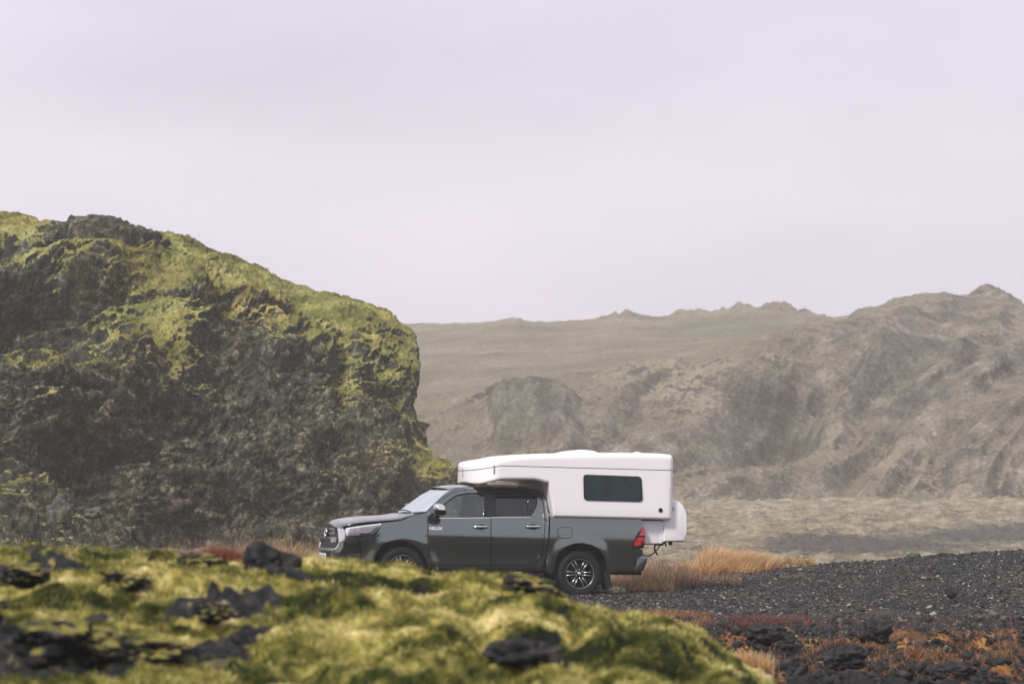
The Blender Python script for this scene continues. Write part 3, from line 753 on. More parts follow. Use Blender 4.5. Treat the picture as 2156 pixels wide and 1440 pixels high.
def lathe(bm, prof, n=48, axis='Y', closed=False):
    """prof list of (r, h); axis Y"""
    rings = []
    for r, h in prof:
        rings.append([bm.verts.new((r * math.cos(2 * math.pi * k / n), h, r * math.sin(2 * math.pi * k / n))) for k in range(n)])
    for a, b in zip(rings[:-1], rings[1:]):
        for k in range(n): bm.faces.new((a[k], a[(k + 1) % n], b[(k + 1) % n], b[k]))
    if closed:
        a, b = rings[-1], rings[0]
        for k in range(n): bm.faces.new((a[k], a[(k + 1) % n], b[(k + 1) % n], b[k]))
    return rings
def tube(bm, pts, r, n=8):
    pts = [Vector(p) for p in pts]; rings = []
    for k, p in enumerate(pts):
        d = (pts[min(k + 1, len(pts) - 1)] - pts[max(k - 1, 0)]).normalized()
        u = d.cross(Vector((0.13, .2, 1))).normalized(); v = d.cross(u)
        rr = r[k] if isinstance(r, (list, tuple)) else r
        rings.append([bm.verts.new(p + (u * math.cos(2 * math.pi * j / n) + v * math.sin(2 * math.pi * j / n)) * rr) for j in range(n)])
    for a, b in zip(rings[:-1], rings[1:]):
        for j in range(n): bm.faces.new((a[j], a[(j + 1) % n], b[(j + 1) % n], b[j]))
    bm.faces.new(rings[0]); bm.faces.new(rings[-1][::-1])

# materials of the vehicle
def paint_mat():
    m, t, b = mat('graphite_paint')
    n = tnoise(t, 900, 2); d = tnoise(t, 2.5, 5, .6)
    c = ramp(t, [(.3, (.145, .175, .168)), (.7, (.18, .215, .205))], n)
    dust = math_(t, 'MULTIPLY', ramp(t, [(.45, (0, 0, 0)), (.75, (1, 1, 1))], d), .10)
    t.links.new(mixc(t, dust, c, (.20, .185, .16)), b.inputs['Base Color'])
    b.inputs['Metallic'].default_value = .95; b.inputs['Roughness'].default_value = .3
    t.links.new(math_(t, 'ADD', math_(t, 'MULTIPLY', d, .10), .12), b.inputs['Roughness'])
    b.inputs['Coat Weight'].default_value = .9; b.inputs['Coat Roughness'].default_value = .06
    return m
M_PAINT = paint_mat()
M_BLACK = simple('black_trim', (.008, .010, .011), .4, spec=.3, vary=.2)
M_UNDER = simple('black_underside', (.006, .007, .008), .85, spec=.1, vary=.2)
M_CHROME = simple('chrome', (.78, .79, .80), .12, 1.0)
M_SATIN = simple('satin_silver', (.50, .51, .53), .32, .85)
M_RUB = simple('tyre_rubber', (.012, .015, .016), .75, spec=.2, bump=(40, .3, .004), vary=.3)
M_RIM = simple('machined_alloy', (.30, .32, .33), .32, 1.0, vary=.1)
M_RIMD = simple('dark_wheel_paint', (.015, .018, .020), .45, .3)
M_SEAT = simple('seat_cloth', (.035, .040, .040), .9, bump=(60, .3, .003), vary=.2)
def white_mat():
    m, t, b = mat('white_fibreglass')
    d = tnoise(t, 1.4, 5, .6); d2 = tnoise(t, 9, 5, .6, sc3=(1, 1, .15))
    t.links.new(mixc(t, math_(t, 'MULTIPLY', ramp(t, [(.5, (0, 0, 0)), (.8, (1, 1, 1))], math_(t, 'ADD', math_(t, 'MULTIPLY', d, .5), math_(t, 'MULTIPLY', d2, .5))), .18), (.86, .85, .865), (.66, .64, .62)), b.inputs['Base Color'])
    b.inputs['Roughness'].default_value = .30; b.inputs['Coat Weight'].default_value = .3
    return m
M_WHITE = white_mat()
def glass_mat(name, tint, tr, rough=.02):
    m, t, b = mat(name); t.nodes.remove(b)
    g = t.nodes.new('ShaderNodeBsdfGlossy'); g.inputs['Roughness'].default_value = rough; g.inputs['Color'].default_value = (.9, .95, .95, 1)
    tp = t.nodes.new('ShaderNodeBsdfTransparent'); tp.inputs['Color'].default_value = (*tint, 1)
    df = t.nodes.new('ShaderNodeBsdfDiffuse'); df.inputs['Color'].default_value = (.02, .03, .03, 1)
    n = tnoise(t, 3, 4); mr = math_(t, 'MULTIPLY', n, .04)
    mm = t.nodes.new('ShaderNodeMixShader'); mm.inputs[0].default_value = tr
    t.links.new(df.outputs[0], mm.inputs[1]); t.links.new(tp.outputs[0], mm.inputs[2])
    fr = t.nodes.new('ShaderNodeFresnel'); fr.inputs[0].default_value = 1.5
    mx_ = t.nodes.new('ShaderNodeMixShader'); t.links.new(math_(t, 'ADD', fr.outputs[0], mr), mx_.inputs[0])
    t.links.new(mm.outputs[0], mx_.inputs[1]); t.links.new(g.outputs[0], mx_.inputs[2])
    t.links.new(mx_.outputs[0], t.nodes['Material Output'].inputs['Surface'])
    return m
M_GLASS = glass_mat('window_glass', (.88, .95, .92), .98)
M_GLASS_D = glass_mat('tinted_glass', (.22, .30, .29), .85)
M_ACRYL = glass_mat('camper_acrylic', (.05, .09, .09), .5, .06)
M_LENS = glass_mat('clear_lens', (1, 1, 1), 1.0)

truck = bpy.data.objects.new('pickup_truck', None); COL.objects.link(truck); truck.matrix_world = TM
tag(truck, 'dark grey double cab pickup truck parked behind the mossy mound, carrying a white camper', 'pickup truck')

# ---- side panels, outlines on the body shell
arch_f = z1((1066, 1105), (1058, 1078), (1040, 1032), (1003, 978), (955, 932), (900, 900), (840, 880), (780, 874), (722, 886), (672, 908))
fender = z1((652, 723), (790, 708), (845, 697), (905, 668), (1060, 627), (1059, 760), (1061, 880), (1068, 990), (1083, 1062), (1096, 1110)) + [z1((1080, 1140))[0]] + arch_f + z1((577, 838), (610, 812), (642, 765))
patch('front_fender', fender, M_PAINT, truck)
bump_out = z1((571, 838), (664, 906), (636, 940), (605, 985), (585, 1030), (578, 1080), (570, 1110), (430, 1110), (330, 1112)) + z8((330, 1000), (250, 870), (330, 700), (470, 690), (560, 560), (548, 400), (800, 404), (1020, 392))
patch('bumper_corner', bump_out, M_PAINT, truck, step=2.2)
hole_f = z1((1112, 674), (1114, 645), (1140, 606), (1222, 538), (1310, 476), (1400, 455), (1622, 450), (1622, 676), (1150, 682))
door_f = z1((1066, 648), (1080, 612), (1122, 572), (1202, 505), (1290, 452), (1380, 432), (1500, 426), (1622, 427), (1622, 1098), (1108, 1098), (1092, 1058), (1076, 985), (1068, 880), (1066, 760))
hole_r = z2((62, 447), (300, 449), (425, 457), (460, 482), (473, 522), (469, 565), (440, 628), (407, 668), (62, 673))
door_r = z2((62, 424), (300, 426), (420, 436), (478, 457), (510, 500), (526, 560), (531, 700), (533, 790), (528, 900), (505, 985), (470, 1060), (440, 1098), (62, 1098))
frame = z1((1050, 620), (1120, 548), (1200, 473), (1262, 432), (1330, 414), (1450, 407), (1560, 405)) + [(1040, 1026.3), (1080, 1027), (1112, 1029), (1130, 1032), (1143, 1038), (1149, 1050), (1153.5, 1075), (1155.2, 1100), (1154.5, 1130), (1151.5, 1160), (1146, 1180), (1140, 1196), (912, 1196), (906, 1182), (901, 1160)] + z1((1066, 880), (1064, 760), (1064, 650))
def grow(poly, d):
    p = np.array(poly); n = len(p); o_ = []
    area = .5 * np.sum(p[:, 0] * np.roll(p[:, 1], -1) - np.roll(p[:, 0], -1) * p[:, 1])
    for k in range(n):
        e = p[(k + 1) % n] - p[k - 1]; nn_ = np.array([e[1], -e[0]]) / (np.linalg.norm(e) + 1e-9) * (1 if area > 0 else -1)
        o_.append(tuple(p[k] + nn_ * d))
    return o_
# the two door openings as one hole in the cab frame
both = z1((1064, 648)) + grow(z1((1080, 612), (1122, 572), (1202, 505), (1290, 452), (1380, 432), (1500, 426)), 0)
both = z1((1063, 648), (1077, 609), (1119, 568), (1199, 501), (1288, 448), (1380, 428), (1500, 422)) + z2((62, 420), (300, 421), (422, 431), (481, 453), (514, 497), (531, 560), (536, 700), (538, 790), (533, 902), (510, 988), (475, 1064), (443, 1103)) + z1((1104, 1104), (1087, 1060), (1071, 985), (1064, 880), (1062, 760))
patch('cab_frame', frame, M_PAINT, truck, holes=[both], step=2.4)
df = patch('front_door', door_f, M_PAINT, truck, holes=[hole_f])
dr = patch('rear_door', door_r, M_PAINT, truck, holes=[hole_r])
# dark structure behind the gaps
under = z1((660, 730), (905, 672), (1062, 632), (1066, 650), (1080, 690), (1622, 690)) + z2((420, 684), (470, 600), (500, 520), (548, 520), (566, 660), (572, 900), (545, 1040), (520, 1110)) + z1((1104, 1112), (1072, 1100), (1050, 1045), (1003, 972), (955, 926), (900, 894), (840, 874), (780, 868), (722, 880), (672, 902), (600, 836))
patch('inner_panel', under, M_UNDER, truck, off=-.025, thick=.01, step=4)
trim = z1((1069, 650), (1084, 616), (1126, 575), (1204, 510), (1292, 456), (1380, 437), (1500, 431)) + z2((60, 430), (300, 431), (418, 441), (474, 461), (505, 503), (520, 560), (522, 640), (522, 690)) + z1((1068, 692))
win_f = z1((1120, 670), (1124, 648), (1148, 612), (1226, 546), (1314, 484), (1402, 462), (1570, 459), (1564, 669), (1152, 674))
win_r = z2((104, 462), (300, 461), (378, 463), (382, 665), (104, 668))
win_q = z2((388, 464), (424, 468), (452, 488), (464, 522), (460, 563), (432, 622), (401, 662), (390, 664))
patch('window_surround', trim, M_BLACK, truck, holes=[win_f, win_r, win_q], off=-.012, thick=.01, step=2.4)
for d_, wv_, gm in ((df, win_f, M_GLASS), (dr, win_r, M_GLASS_D), (dr, win_q, M_GLASS_D)):
    a_ = patch('window_glass', wv_, gm, truck, off=-.016, thick=.004, step=4)
    for o_, p_ in zip(a_, d_): o_.parent = p_
patch('belt_moulding', z1((1150, 677), (1622, 674), (1622, 680), (1152, 684)), M_CHROME, truck, off=.004, thick=.02, step=1.5)
patch('belt_moulding', z2((62, 671), (405, 667), (408, 672), (62, 677)), M_CHROME, truck, off=.004, thick=.02, step=1.5)
patch('wind_deflector', z2((62, 452), (300, 452), (424, 459), (455, 480), (460, 494), (100, 494), (62, 496)), M_BLACK, truck, off=.014, thick=.006, step=2.4)
patch('sill', z1((1104, 1106), (1622, 1106)) + z2((440, 1106), (520, 1112), (545, 1130), (520, 1150)) + z1((1120, 1150), (1100, 1130)), M_BLACK, truck, off=-.004, step=3)
bed = z2((586, 662), (600, 664), (900, 678), (1398, 686), (1406, 735), (1424, 766), (1372, 804), (1322, 895), (1316, 930), (1330, 952), (1414, 958), (1408, 1000), (1372, 1016), (1342, 1075), (1332, 1112), (1338, 1150), (1180, 1152), (1096, 1166), (1092, 1130), (1084, 1078), (1062, 1012), (1020, 955), (960, 917), (880, 900), (800, 904), (732, 929), (682, 969), (654, 1012), (636, 1060), (626, 1120), (606, 1176), (545, 1160), (552, 1040), (576, 900), (585, 800))
patch('bed_side', bed, M_PAINT, truck)
patch('bed_liner', z2((590, 666), (1398, 686), (1400, 950), (1330, 1140), (1110, 1150), (1090, 1075), (1066, 1008), (1022, 950), (960, 911), (880, 894), (800, 898), (730, 923), (678, 965), (650, 1010), (620, 1160), (565, 1100), (588, 880)), M_UNDER, truck, off=-.03, thick=.01, step=4)
flap = soften(z2((654, 762), (776, 762), (779, 800), (776, 857), (670, 857), (656, 830)), 2)
patch('fuel_flap_gap', grow(flap, .9), M_UNDER, truck, off=.0015, thick=.01, step=2, mirror=False)
patch('fuel_flap', grow(flap, -.2), M_PAINT, truck, off=.004, thick=.01, step=2, mirror=False)
# wheel-arch liners
for cx in (0, -WB):
    for s in (-1, 1):
        bm = bmesh.new(); n = 28; R_ = .50
        rg = []
        for k in range(n + 1):
            a = math.pi * (-.12 + 1.24 * k / n); rg.append([bm.verts.new((cx + R_ * math.cos(a), s * y, .385 + R_ * math.sin(a))) for y in (.90, .45)])
        for a, b in zip(rg[:-1], rg[1:]): bm.faces.new((a[0], b[0], b[1], a[1]))
        c = bm.verts.new((cx, s * .45, .385))
        for a, b in zip(rg[:-1], rg[1:]): bm.faces.new((a[1], b[1], c))
        bm_obj('arch_liner', bm, M_UNDER, truck, smooth=True)
# tail lights
m_red, t_, b_ = mat('red_lens')
b_.inputs['Base Color'].default_value = (.62, .012, .014, 1); b_.inputs['Roughness'].default_value = .15; b_.inputs['Coat Weight'].default_value = 1
wv = t_.nodes.new('ShaderNodeTexWave'); wv.inputs['Scale'].default_value = 60; c_ = t_.nodes.new('ShaderNodeTexCoord'); t_.links.new(c_.outputs['Object'], wv.inputs[0])
t_.links.new(ramp(t_, [(0, (.75, .02, .02)), (1, (.42, .008, .010))], wv.outputs['Fac']), b_.inputs['Base Color'])
tls = patch('tail_light', z3((428, 566), (456, 582), (466, 650), (460, 760), (448, 860), (436, 912), (285, 912), (254, 884), (247, 845), (270, 790), (330, 700), (370, 636), (408, 584)), M_BLACK, truck, off=.006, thick=.04, step=1.6)
for outl in (z3((428, 580), (455, 590), (461, 640), (390, 640), (408, 600)), z3((386, 650), (461, 648), (462, 694), (366, 696), (372, 668)),
             z3((334, 738), (448, 732), (455, 826), (430, 826), (424, 760), (320, 768)), z3((300, 782), (412, 772), (412, 796), (292, 806)), z3((286, 815), (400, 806), (396, 832), (388, 860), (276, 866), (274, 838))):
    a_ = patch('lens', outl, m_red, truck, off=.012, thick=.006, step=1.2)
    for o_, p_ in zip(a_, tls): o_.parent = p_
# headlights
hl_out = z8((550, 262), (700, 236), (860, 212), (1186, 172), (1188, 205), (1160, 250), (1100, 315), (1045, 364), (1000, 380), (850, 388), (582, 396), (556, 370), (546, 310))
hls = patch('headlight', hl_out, simple('headlight_reflector', (.90, .89, .92), .35, 0.0, vary=.08), truck, off=-.02, thick=.02, step=1.4)
for nm_, outl, mm_, of in (('dark_bezel', z8((930, 345), (1000, 330), (1075, 250), (1110, 236), (1165, 232), (1100, 310), (1045, 358), (1000, 374), (880, 380), (800, 382), (830, 350)), M_BLACK, -.006),
                       ('projector', [(660 + (655 + 52 * math.cos(a)) / 8.292, 1080 + (318 + 56 * math.sin(a)) / 8.292) for a in np.linspace(0, 6.28, 17)[:-1]], M_SATIN, -.008),
                       ('projector', [(660 + (770 + 40 * math.cos(a)) / 8.292, 1080 + (300 + 50 * math.sin(a)) / 8.292) for a in np.linspace(0, 6.28, 17)[:-1]], M_SATIN, -.008),
                       ('light_guide', z8((800, 255), (960, 228), (1070, 250), (1020, 280), (880, 300), (840, 345), (815, 345), (830, 290)), simple('light_guide', (.85, .85, .87), .2), -.004),
                       ('lens', hl_out, M_LENS, .004)):
    a_ = patch(nm_, outl, mm_, truck, off=of, thick=.006, step=1.4)
    for o_, p_ in zip(a_, hls): o_.parent = p_
patch('bumper_recess', z8((556, 516), (770, 512), (772, 478), (826, 480), (832, 560), (828, 700), (800, 780), (640, 735), (500, 735), (430, 720), (480, 690), (520, 640)), M_BLACK, truck, off=.004, thick=.03, step=1.6)
patch('fog_lamp_trim', z8((640, 718), (790, 706), (812, 735), (805, 780), (775, 735), (650, 734)), simple('fog_trim_grey', (.10, .11, .12), .35, .6), truck, off=.012, thick=.02, step=1.2)
patch('washer_cover', z8((622, 442), (682, 432), (684, 462), (626, 470)), M_PAINT, truck, off=.008, thick=.01, step=1.2)
# front face
yz = {}
def fy(x16, y16):
    q = hit([665 + x16 / 16], [1095 + y16 / 16])[0]; return q[1], q[2]
print('FRONT', [tuple(round(float(v), 2) for v in fy(*p)) for p in ((750, 270), (940, 270), (1000, 540), (960, 740), (800, 740), (780, 600), (690, 970), (500, 970), (200, 960), (380, 1080), (600, 1280), (680, 300), (900, 1100), (300, 1300))])
print('PROJ', [tuple(round(float(v[0]), 1) for v in project(p)) for p in ((-4.07, 0, .7), (-4.07, 0, 1.0), (-WB, -.88, .385), (0, -.88, 0), (-WB, -.88, 0), (1.25, -.85, .5), (-4.0, .5, .7))])
def sym(h): return h + [(-y, z) for y, z in h[::-1]]
def z16(*p): return [(665 + x / 16, 1095 + y / 16) for x, y in p]
M_SLAT = simple('grille_slat_grey', (.10, .11, .12), .35, .6); M_SURR = simple('surround_grey', (.26, .27, .27), .35, .7)
fpatch('grille_panel', sym([(-.62, 1.055), (-.70, .80), (-.66, .68)]), M_BLACK, truck, off=-.012, thick=.02)
fpatch('grille_bar', sym([(-.42, 1.040), (-.42, 1.024)]), M_SATIN, truck, off=.008, thick=.02)
fpatch('grille_bar', sym([(-.52, .962), (-.52, .948)]), M_SATIN, truck, off=.008, thick=.02)
for s in (-1, 1): fpatch('grille_side_bar', [(s * .40, 1.04), (s * .50, 1.04), (s * .56, .955), (s * .46, .955)], M_SLAT, truck, off=.006, thick=.02)
for zz_ in (1.008, .992, .976): fpatch('grille_slat', sym([(-.44, zz_), (-.44, zz_ - .006)]), M_SLAT, truck, off=.004, thick=.02)
fpatch('grille_crossbar', sym([(-.67, .880), (-.68, .820), (-.50, .795), (-.30, .842)]), M_PAINT, truck, off=.010, thick=.03)
fpatch('grille_crossbar_edge', sym([(-.66, .892), (-.66, .882)]), M_SATIN, truck, off=.012, thick=.02)
patch('grille_surround', z16((752, 262), (925, 255), (950, 300), (962, 420), (998, 545), (985, 700), (965, 742), (800, 742), (785, 600), (772, 420)), M_CHROME, truck, off=.014, thick=.03, step=1.2)
patch('surround_lower', z16((800, 750), (958, 748), (930, 900), (885, 1010), (830, 1070), (700, 1085), (665, 1055), (655, 990), (720, 950), (770, 870)), M_SURR, truck, off=.012, thick=.03, step=1.2)
patch('surround_edge', z16((792, 740), (812, 745), (795, 850), (750, 930), (690, 975), (640, 985), (640, 955), (700, 925), (755, 850)), M_CHROME, truck, off=.018, thick=.02, step=1.0)
fpatch('skid_trim', sym([(-.63, .712), (-.63, .685), (-.60, .672)]), M_SATIN, truck, off=.020, thick=.03)
fpatch('lower_bumper', sym([(-.66, .665), (-.74, .60), (-.78, .36), (-.3, .30)]), M_PAINT, truck, off=-.004, thick=.03)
fpatch('lower_intake', sym([(-.34, .64), (-.46, .50), (-.42, .40)]), M_BLACK, truck, off=.004, thick=.02)
# round emblem of nested rings
bm = bmesh.new()
def oval(bm, cy, cz, ry, rz, r, x):
    pts = [(x, cy + ry * math.cos(a), cz + rz * math.sin(a)) for a in np.linspace(0, 2 * math.pi, 33)]; tube(bm, pts, r, 6)
xe = float(shell_front(0., .96)) - .030
oval(bm, 0, .965, .105, .072, .009, xe); oval(bm, 0, .965, .030, .066, .007, xe); oval(bm, 0, .995, .068, .028, .007, xe)
bm_obj('emblem', bm, M_CHROME, truck, smooth=True)
bm = bmesh.new(); r_ = bmesh.ops.create_cone(bm, cap_ends=True, segments=32, radius1=.118, radius2=.118, depth=.03); bmesh.ops.rotate(bm, matrix=Matrix.Rotation(math.pi / 2, 3, 'Y'), verts=bm.verts); bmesh.ops.scale(bm, vec=(1, 1, .68), verts=bm.verts); bmesh.ops.translate(bm, vec=(xe + .022, 0, .965), verts=bm.verts)
bm_obj('emblem_base', bm, M_BLACK, truck)
def text_obj(name, s, size, m, parent, mw, ext=.004, shear=0, sx=1, font_w=None):
    cu = bpy.data.curves.new(name, 'FONT'); cu.body = s; cu.size = size; cu.extrude = ext; cu.align_x = 'CENTER'; cu.align_y = 'CENTER'; cu.shear = shear; cu.offset = font_w or 0
    tmp = bpy.data.objects.new(name + '_c', cu); COL.objects.link(tmp); bpy.context.view_layer.update()
    dg = bpy.context.evaluated_depsgraph_get(); me = bpy.data.meshes.new_from_object(tmp.evaluated_get(dg)); bpy.data.objects.remove(tmp)
    me.name = name; me.transform(Matrix.Diagonal((sx, 1, 1, 1))); me.transform(mw); me.materials.clear()
    return link(name, me, m, parent, smooth=False)
# plate: text plane x->-y (seen from the front), normal -x
xp = float(shell_front(0., .565)) - .045
bm = bmesh.new(); box(bm, (xp, 0, .565), (.012, .52, .115), bev=.004); plate = bm_obj('number_plate', bm, simple('plate_white', (.80, .78, .78), .4), truck)
RX = Matrix(((0, 0, -1, 0), (-1, 0, 0, 0), (0, 1, 0, 0), (0, 0, 0, 1)))
ink = simple('plate_ink', (.03, .05, .16), .5)
for ch, yy_ in zip('IUE24', (.19, .10, -.03, -.12, -.21)): text_obj('plate_letter', ch, .10, ink, plate, Matrix.Translation((xp - .008, yy_, .565)) @ RX, .002, sx=1.2)
# ---- bonnet, windscreen, roof: lofted across the car
hx = hit(*np.array(z1((310, 760), (430, 742), (560, 727), (650, 717), (720, 710), (790, 703), (845, 692), (885, 674), (915, 663), (950, 652))).T)
def hood():
    n = 40; ts = np.linspace(0, 1, n)
    # edge curve near side: from nose corner to the cowl
    ex = np.interp(ts, np.linspace(0, 1, len(hx)), hx[:, 0]); ez = np.interp(ts, np.linspace(0, 1, len(hx)), hx[:, 2]) + .004; ey = np.interp(ts, np.linspace(0, 1, len(hx)), -hx[:, 1])
    m_ = 33; rows = []
    for k in range(n):
        u = np.linspace(-1, 1, m_)
        t = ts[k]
        # nose edge bows forward: points near the front follow the shell
        crown = np.interp(t, [0, .12, .3, .7, .85, 1], [.045, .075, .088, .082, .05, .012])
        prof = 1 - np.abs(u) ** 1.5
        sc_ = .018 * (sstep(.50, .66, np.abs(u)) - sstep(.85, 1.0, np.abs(u))) * sstep(.05, .4, t)
        x = ex[k] - (ex[k] - shell_front(u * ey[k] * .97, np.full(m_, 1.06)) - .005) * (1 - t) ** 3 * 1.0 + .16 * (np.abs(u) ** 2 - 1) * sstep(.6, 1, t) * -0.0
        rows.append(np.stack([x, u * ey[k], ez[k] + crown * prof + sc_], -1))
    lip = [np.stack([rows[0][:, 0] - .012, rows[0][:, 1], rows[0][:, 2] - .015], -1), np.stack([rows[0][:, 0] - .010, rows[0][:, 1], rows[0][:, 2] - .055], -1)]
    return np.array(lip[::-1] + rows)
H_ = hood()
def loft(name, G_, m, parent):
    me = grid_mesh(name, G_); o = link(name, me, m, parent); md = o.modifiers.new('thickness', 'SOLIDIFY'); md.thickness = .008; md.offset = 0
    return o
loft('bonnet', H_, M_PAINT, truck)
# windscreen
ws_e = hit(*np.array(z1((905, 655), (1000, 628), (1050, 617), (1120, 546), (1200, 471), (1262, 430))).T)
edge = hit(*np.array(z1((1046, 619), (1120, 547), (1200, 472), (1262, 431))).T)
n = 16; t5 = np.linspace(0, 1, n); ex = np.interp(t5, [0, .34, .70, 1], edge[:, 0]); ez = np.interp(t5, [0, .34, .70, 1], edge[:, 2]); ey = -np.interp(t5, [0, .34, .70, 1], edge[:, 1])
rows = []
for k in range(n):
    u = np.linspace(-1, 1, 25); bow = (.30 * (1 - t5[k]) + .13 * t5[k])
    rows.append(np.stack([ex[k] - bow * (1 - np.abs(u) ** 2.2), u * ey[k], ez[k] + .012 * (1 - u ** 2) * t5[k] - .045 * (1 - t5[k]) * (1 - u ** 2)], -1))
WSG = np.array(rows); link('windscreen', grid_mesh('windscreen', WSG), glass_mat('windscreen_glass', (.55, .62, .62), .55, .03), truck)
cowl = WSG[0]; bm = bmesh.new()
cw = np.array([cowl + [0, 0, -.02], cowl + [-.10, 0, -.035], H_[-1][np.linspace(0, 32, 25).astype(int)] + [0, 0, -.02]])
loft('cowl', cw, M_BLACK, truck)
for ya, yb in ((-.55, .05), (-.02, .55)):
    bm = bmesh.new(); k0 = int((ya + .85) / 1.7 * 24); k1_ = int((yb + .85) / 1.7 * 24)
    a = WSG[0][k0] + [-.02, 0, .01]; b = WSG[1][k1_] + [-.02, 0, .02]; tube(bm, [a, (a + b) / 2 + [-.01, 0, .02], b], .011, 6); bm_obj('wiper', bm, M_BLACK, truck)
# roof
top = WSG[-1]
re = hit(*np.array([z1((1262, 431))[0], z1((1330, 412))[0], z1((1450, 405))[0], (1030, 1026), (1080, 1026.8), (1112, 1028.5), (1130, 1032), (1143, 1038), (1148.5, 1050), (1153, 1075)]).T)
print('ROOF', np.round(re, 2).tolist())
n = 40; ti = np.linspace(0, len(re) - 1, n); rows = []
rex = np.interp(ti, range(len(re)), re[:, 0]); rez = np.interp(ti, range(len(re)), re[:, 2]); rey = -np.interp(ti, range(len(re)), re[:, 1])
for k in range(n):
    u = np.linspace(-1, 1, 25); bow = .13 * max(0, 1 - k / 8); kk = k / (n - 1)
    cr_ = .045 * (1 - np.abs(u) ** 2.5) * (1 if kk < .7 else max(0, (1 - kk) / .3)); back = .06 * (1 - np.abs(u) ** 2) * sstep(.75, 1, kk)
    rows.append(np.stack([rex[k] - bow * (1 - np.abs(u) ** 2.2) + back, u * (rey[k] + .0), rez[k] + cr_], -1))
loft('roof', np.array(rows), M_PAINT, truck)
# cab rear wall with window
bm = bmesh.new(); box(bm, (-.56, 0, .80), (.03, 1.70, .66)); bm_obj('cab_rear_wall', bm, M_PAINT, truck)
bm = bmesh.new(); prism(bm, [(-.60, 1.16), (-.585, 1.16), (-.66, 1.66), (-.675, 1.66)], -.72, .72); bm_obj('rear_window', bm, M_GLASS_D, truck)
# interior
bm = bmesh.new(); box(bm, (-1.55, 0, .52), (2.1, 1.62, .06)); bm_obj('cabin_floor', bm, M_UNDER, truck)
bm = bmesh.new(); prism(bm, [(-2.62, .95), (-2.55, 1.10), (-2.15, 1.12), (-2.02, 1.04), (-2.05, .80), (-2.6, .75)], -.78, .78, .02); bm_obj('dashboard', bm, M_SEAT, truck)
bm = bmesh.new(); pts = [(-1.93 + .16 * math.sin(.4) * math.sin(a), -.38 + .18 * math.cos(a), 1.05 + .17 * math.sin(a)) for a in np.linspace(0, 2 * math.pi, 25)]; tube(bm, pts, .016, 6); tube(bm, [(-2.1, -.38, .98), (-1.95, -.38, 1.05)], .03, 6); bm_obj('steering_wheel', bm, M_BLACK, truck)
def seat(name, x, y, wy, back_h):
    bm = bmesh.new(); prism(bm, [(x - .25, .70), (x - .27, .86), (x + .22, .83), (x + .25, .70)], y - wy / 2, y + wy / 2, .03); s_ = bm_obj(name, bm, M_SEAT, truck, smooth=True, angle=50)
    bm = bmesh.new(); prism(bm, [(x + .14, .80), (x + .28, back_h), (x + .38, back_h), (x + .30, .78)], y - wy / 2, y + wy / 2, .04); b2 = bm_obj('seat_back', bm, M_SEAT, s_, smooth=True, angle=50)
    for hy in ([y] if wy < .7 else [y - .38, y + .38]):
        bm = bmesh.new(); prism(bm, [(x + .28, back_h + .03), (x + .29, back_h + .19), (x + .37, back_h + .19), (x + .38, back_h + .03)], hy - .13, hy + .13, .03)
        tube(bm, [(x + .33, hy - .06, back_h - .02), (x + .33, hy - .06, back_h + .06)], .008, 6); tube(bm, [(x + .33, hy + .06, back_h - .02), (x + .33, hy + .06, back_h + .06)], .008, 6)
        bm_obj('headrest', bm, M_SEAT, s_, smooth=True, angle=50)
seat('front_seat', -1.72, -.38, .52, 1.36); seat('front_seat', -1.72, .38, .52, 1.36); seat('rear_seat', -.98, 0, 1.36, 1.30)
bm = bmesh.new(); box(bm, (-2.05, 0, 1.60), (.04, .24, .07), bev=.01); bm_obj('rear_view_mirror', bm, M_BLACK, truck)
# mirrors
for s in (-1, 1):
    q = plane_pt(np.array([890 + 280 / 7.7]), np.array([1030 + 330 / 7.7]), -1.03)[0]
    if s > 0: q = q * np.array([1, -1, 1])
    bm = bmesh.new(); bmesh.ops.create_uvsphere(bm, u_segments=24, v_segments=14, radius=1.0)
    for v in bm.verts:
        c = v.co; c.x = math.copysign(abs(c.x) ** .75, c.x); c.y = math.copysign(abs(c.y) ** .7, c.y); c.z = math.copysign(abs(c.z) ** .75, c.z)
        v.co = Vector((c.x * .095 - .03 * c.z, c.y * .125, c.z * .095))
    bmesh.ops.translate(bm, vec=q, verts=bm.verts); mh = bm_obj('wing_mirror', bm, M_BLACK, truck, smooth=True)
    bm = bmesh.new(); bmesh.ops.create_uvsphere(bm, u_segments=24, v_segments=14, radius=1.0)
    for v in bm.verts:
        c = v.co; c.x = math.copysign(abs(c.x) ** .75, c.x); c.y = math.copysign(abs(c.y) ** .7, c.y); c.z = math.copysign(abs(c.z) ** .75, c.z)
        v.co = Vector((c.x * .102 - .03 * c.z, c.y * .132, c.z * .102))
    bmesh.ops.delete(bm, geom=[f for f in bm.faces if f.calc_center_median().z < .014], context='FACES')
    bmesh.ops.translate(bm, vec=q, verts=bm.verts); bm_obj('mirror_cap', bm, M_CHROME, mh, smooth=True)
    bm = bmesh.new(); tube(bm, [(q[0] - .02, q[1], q[2] - .07), (q[0] - .03, s * .86, q[2] - .13)], [.035, .05], 8); bm_obj('mirror_arm', bm, M_BLACK, mh, smooth=True)
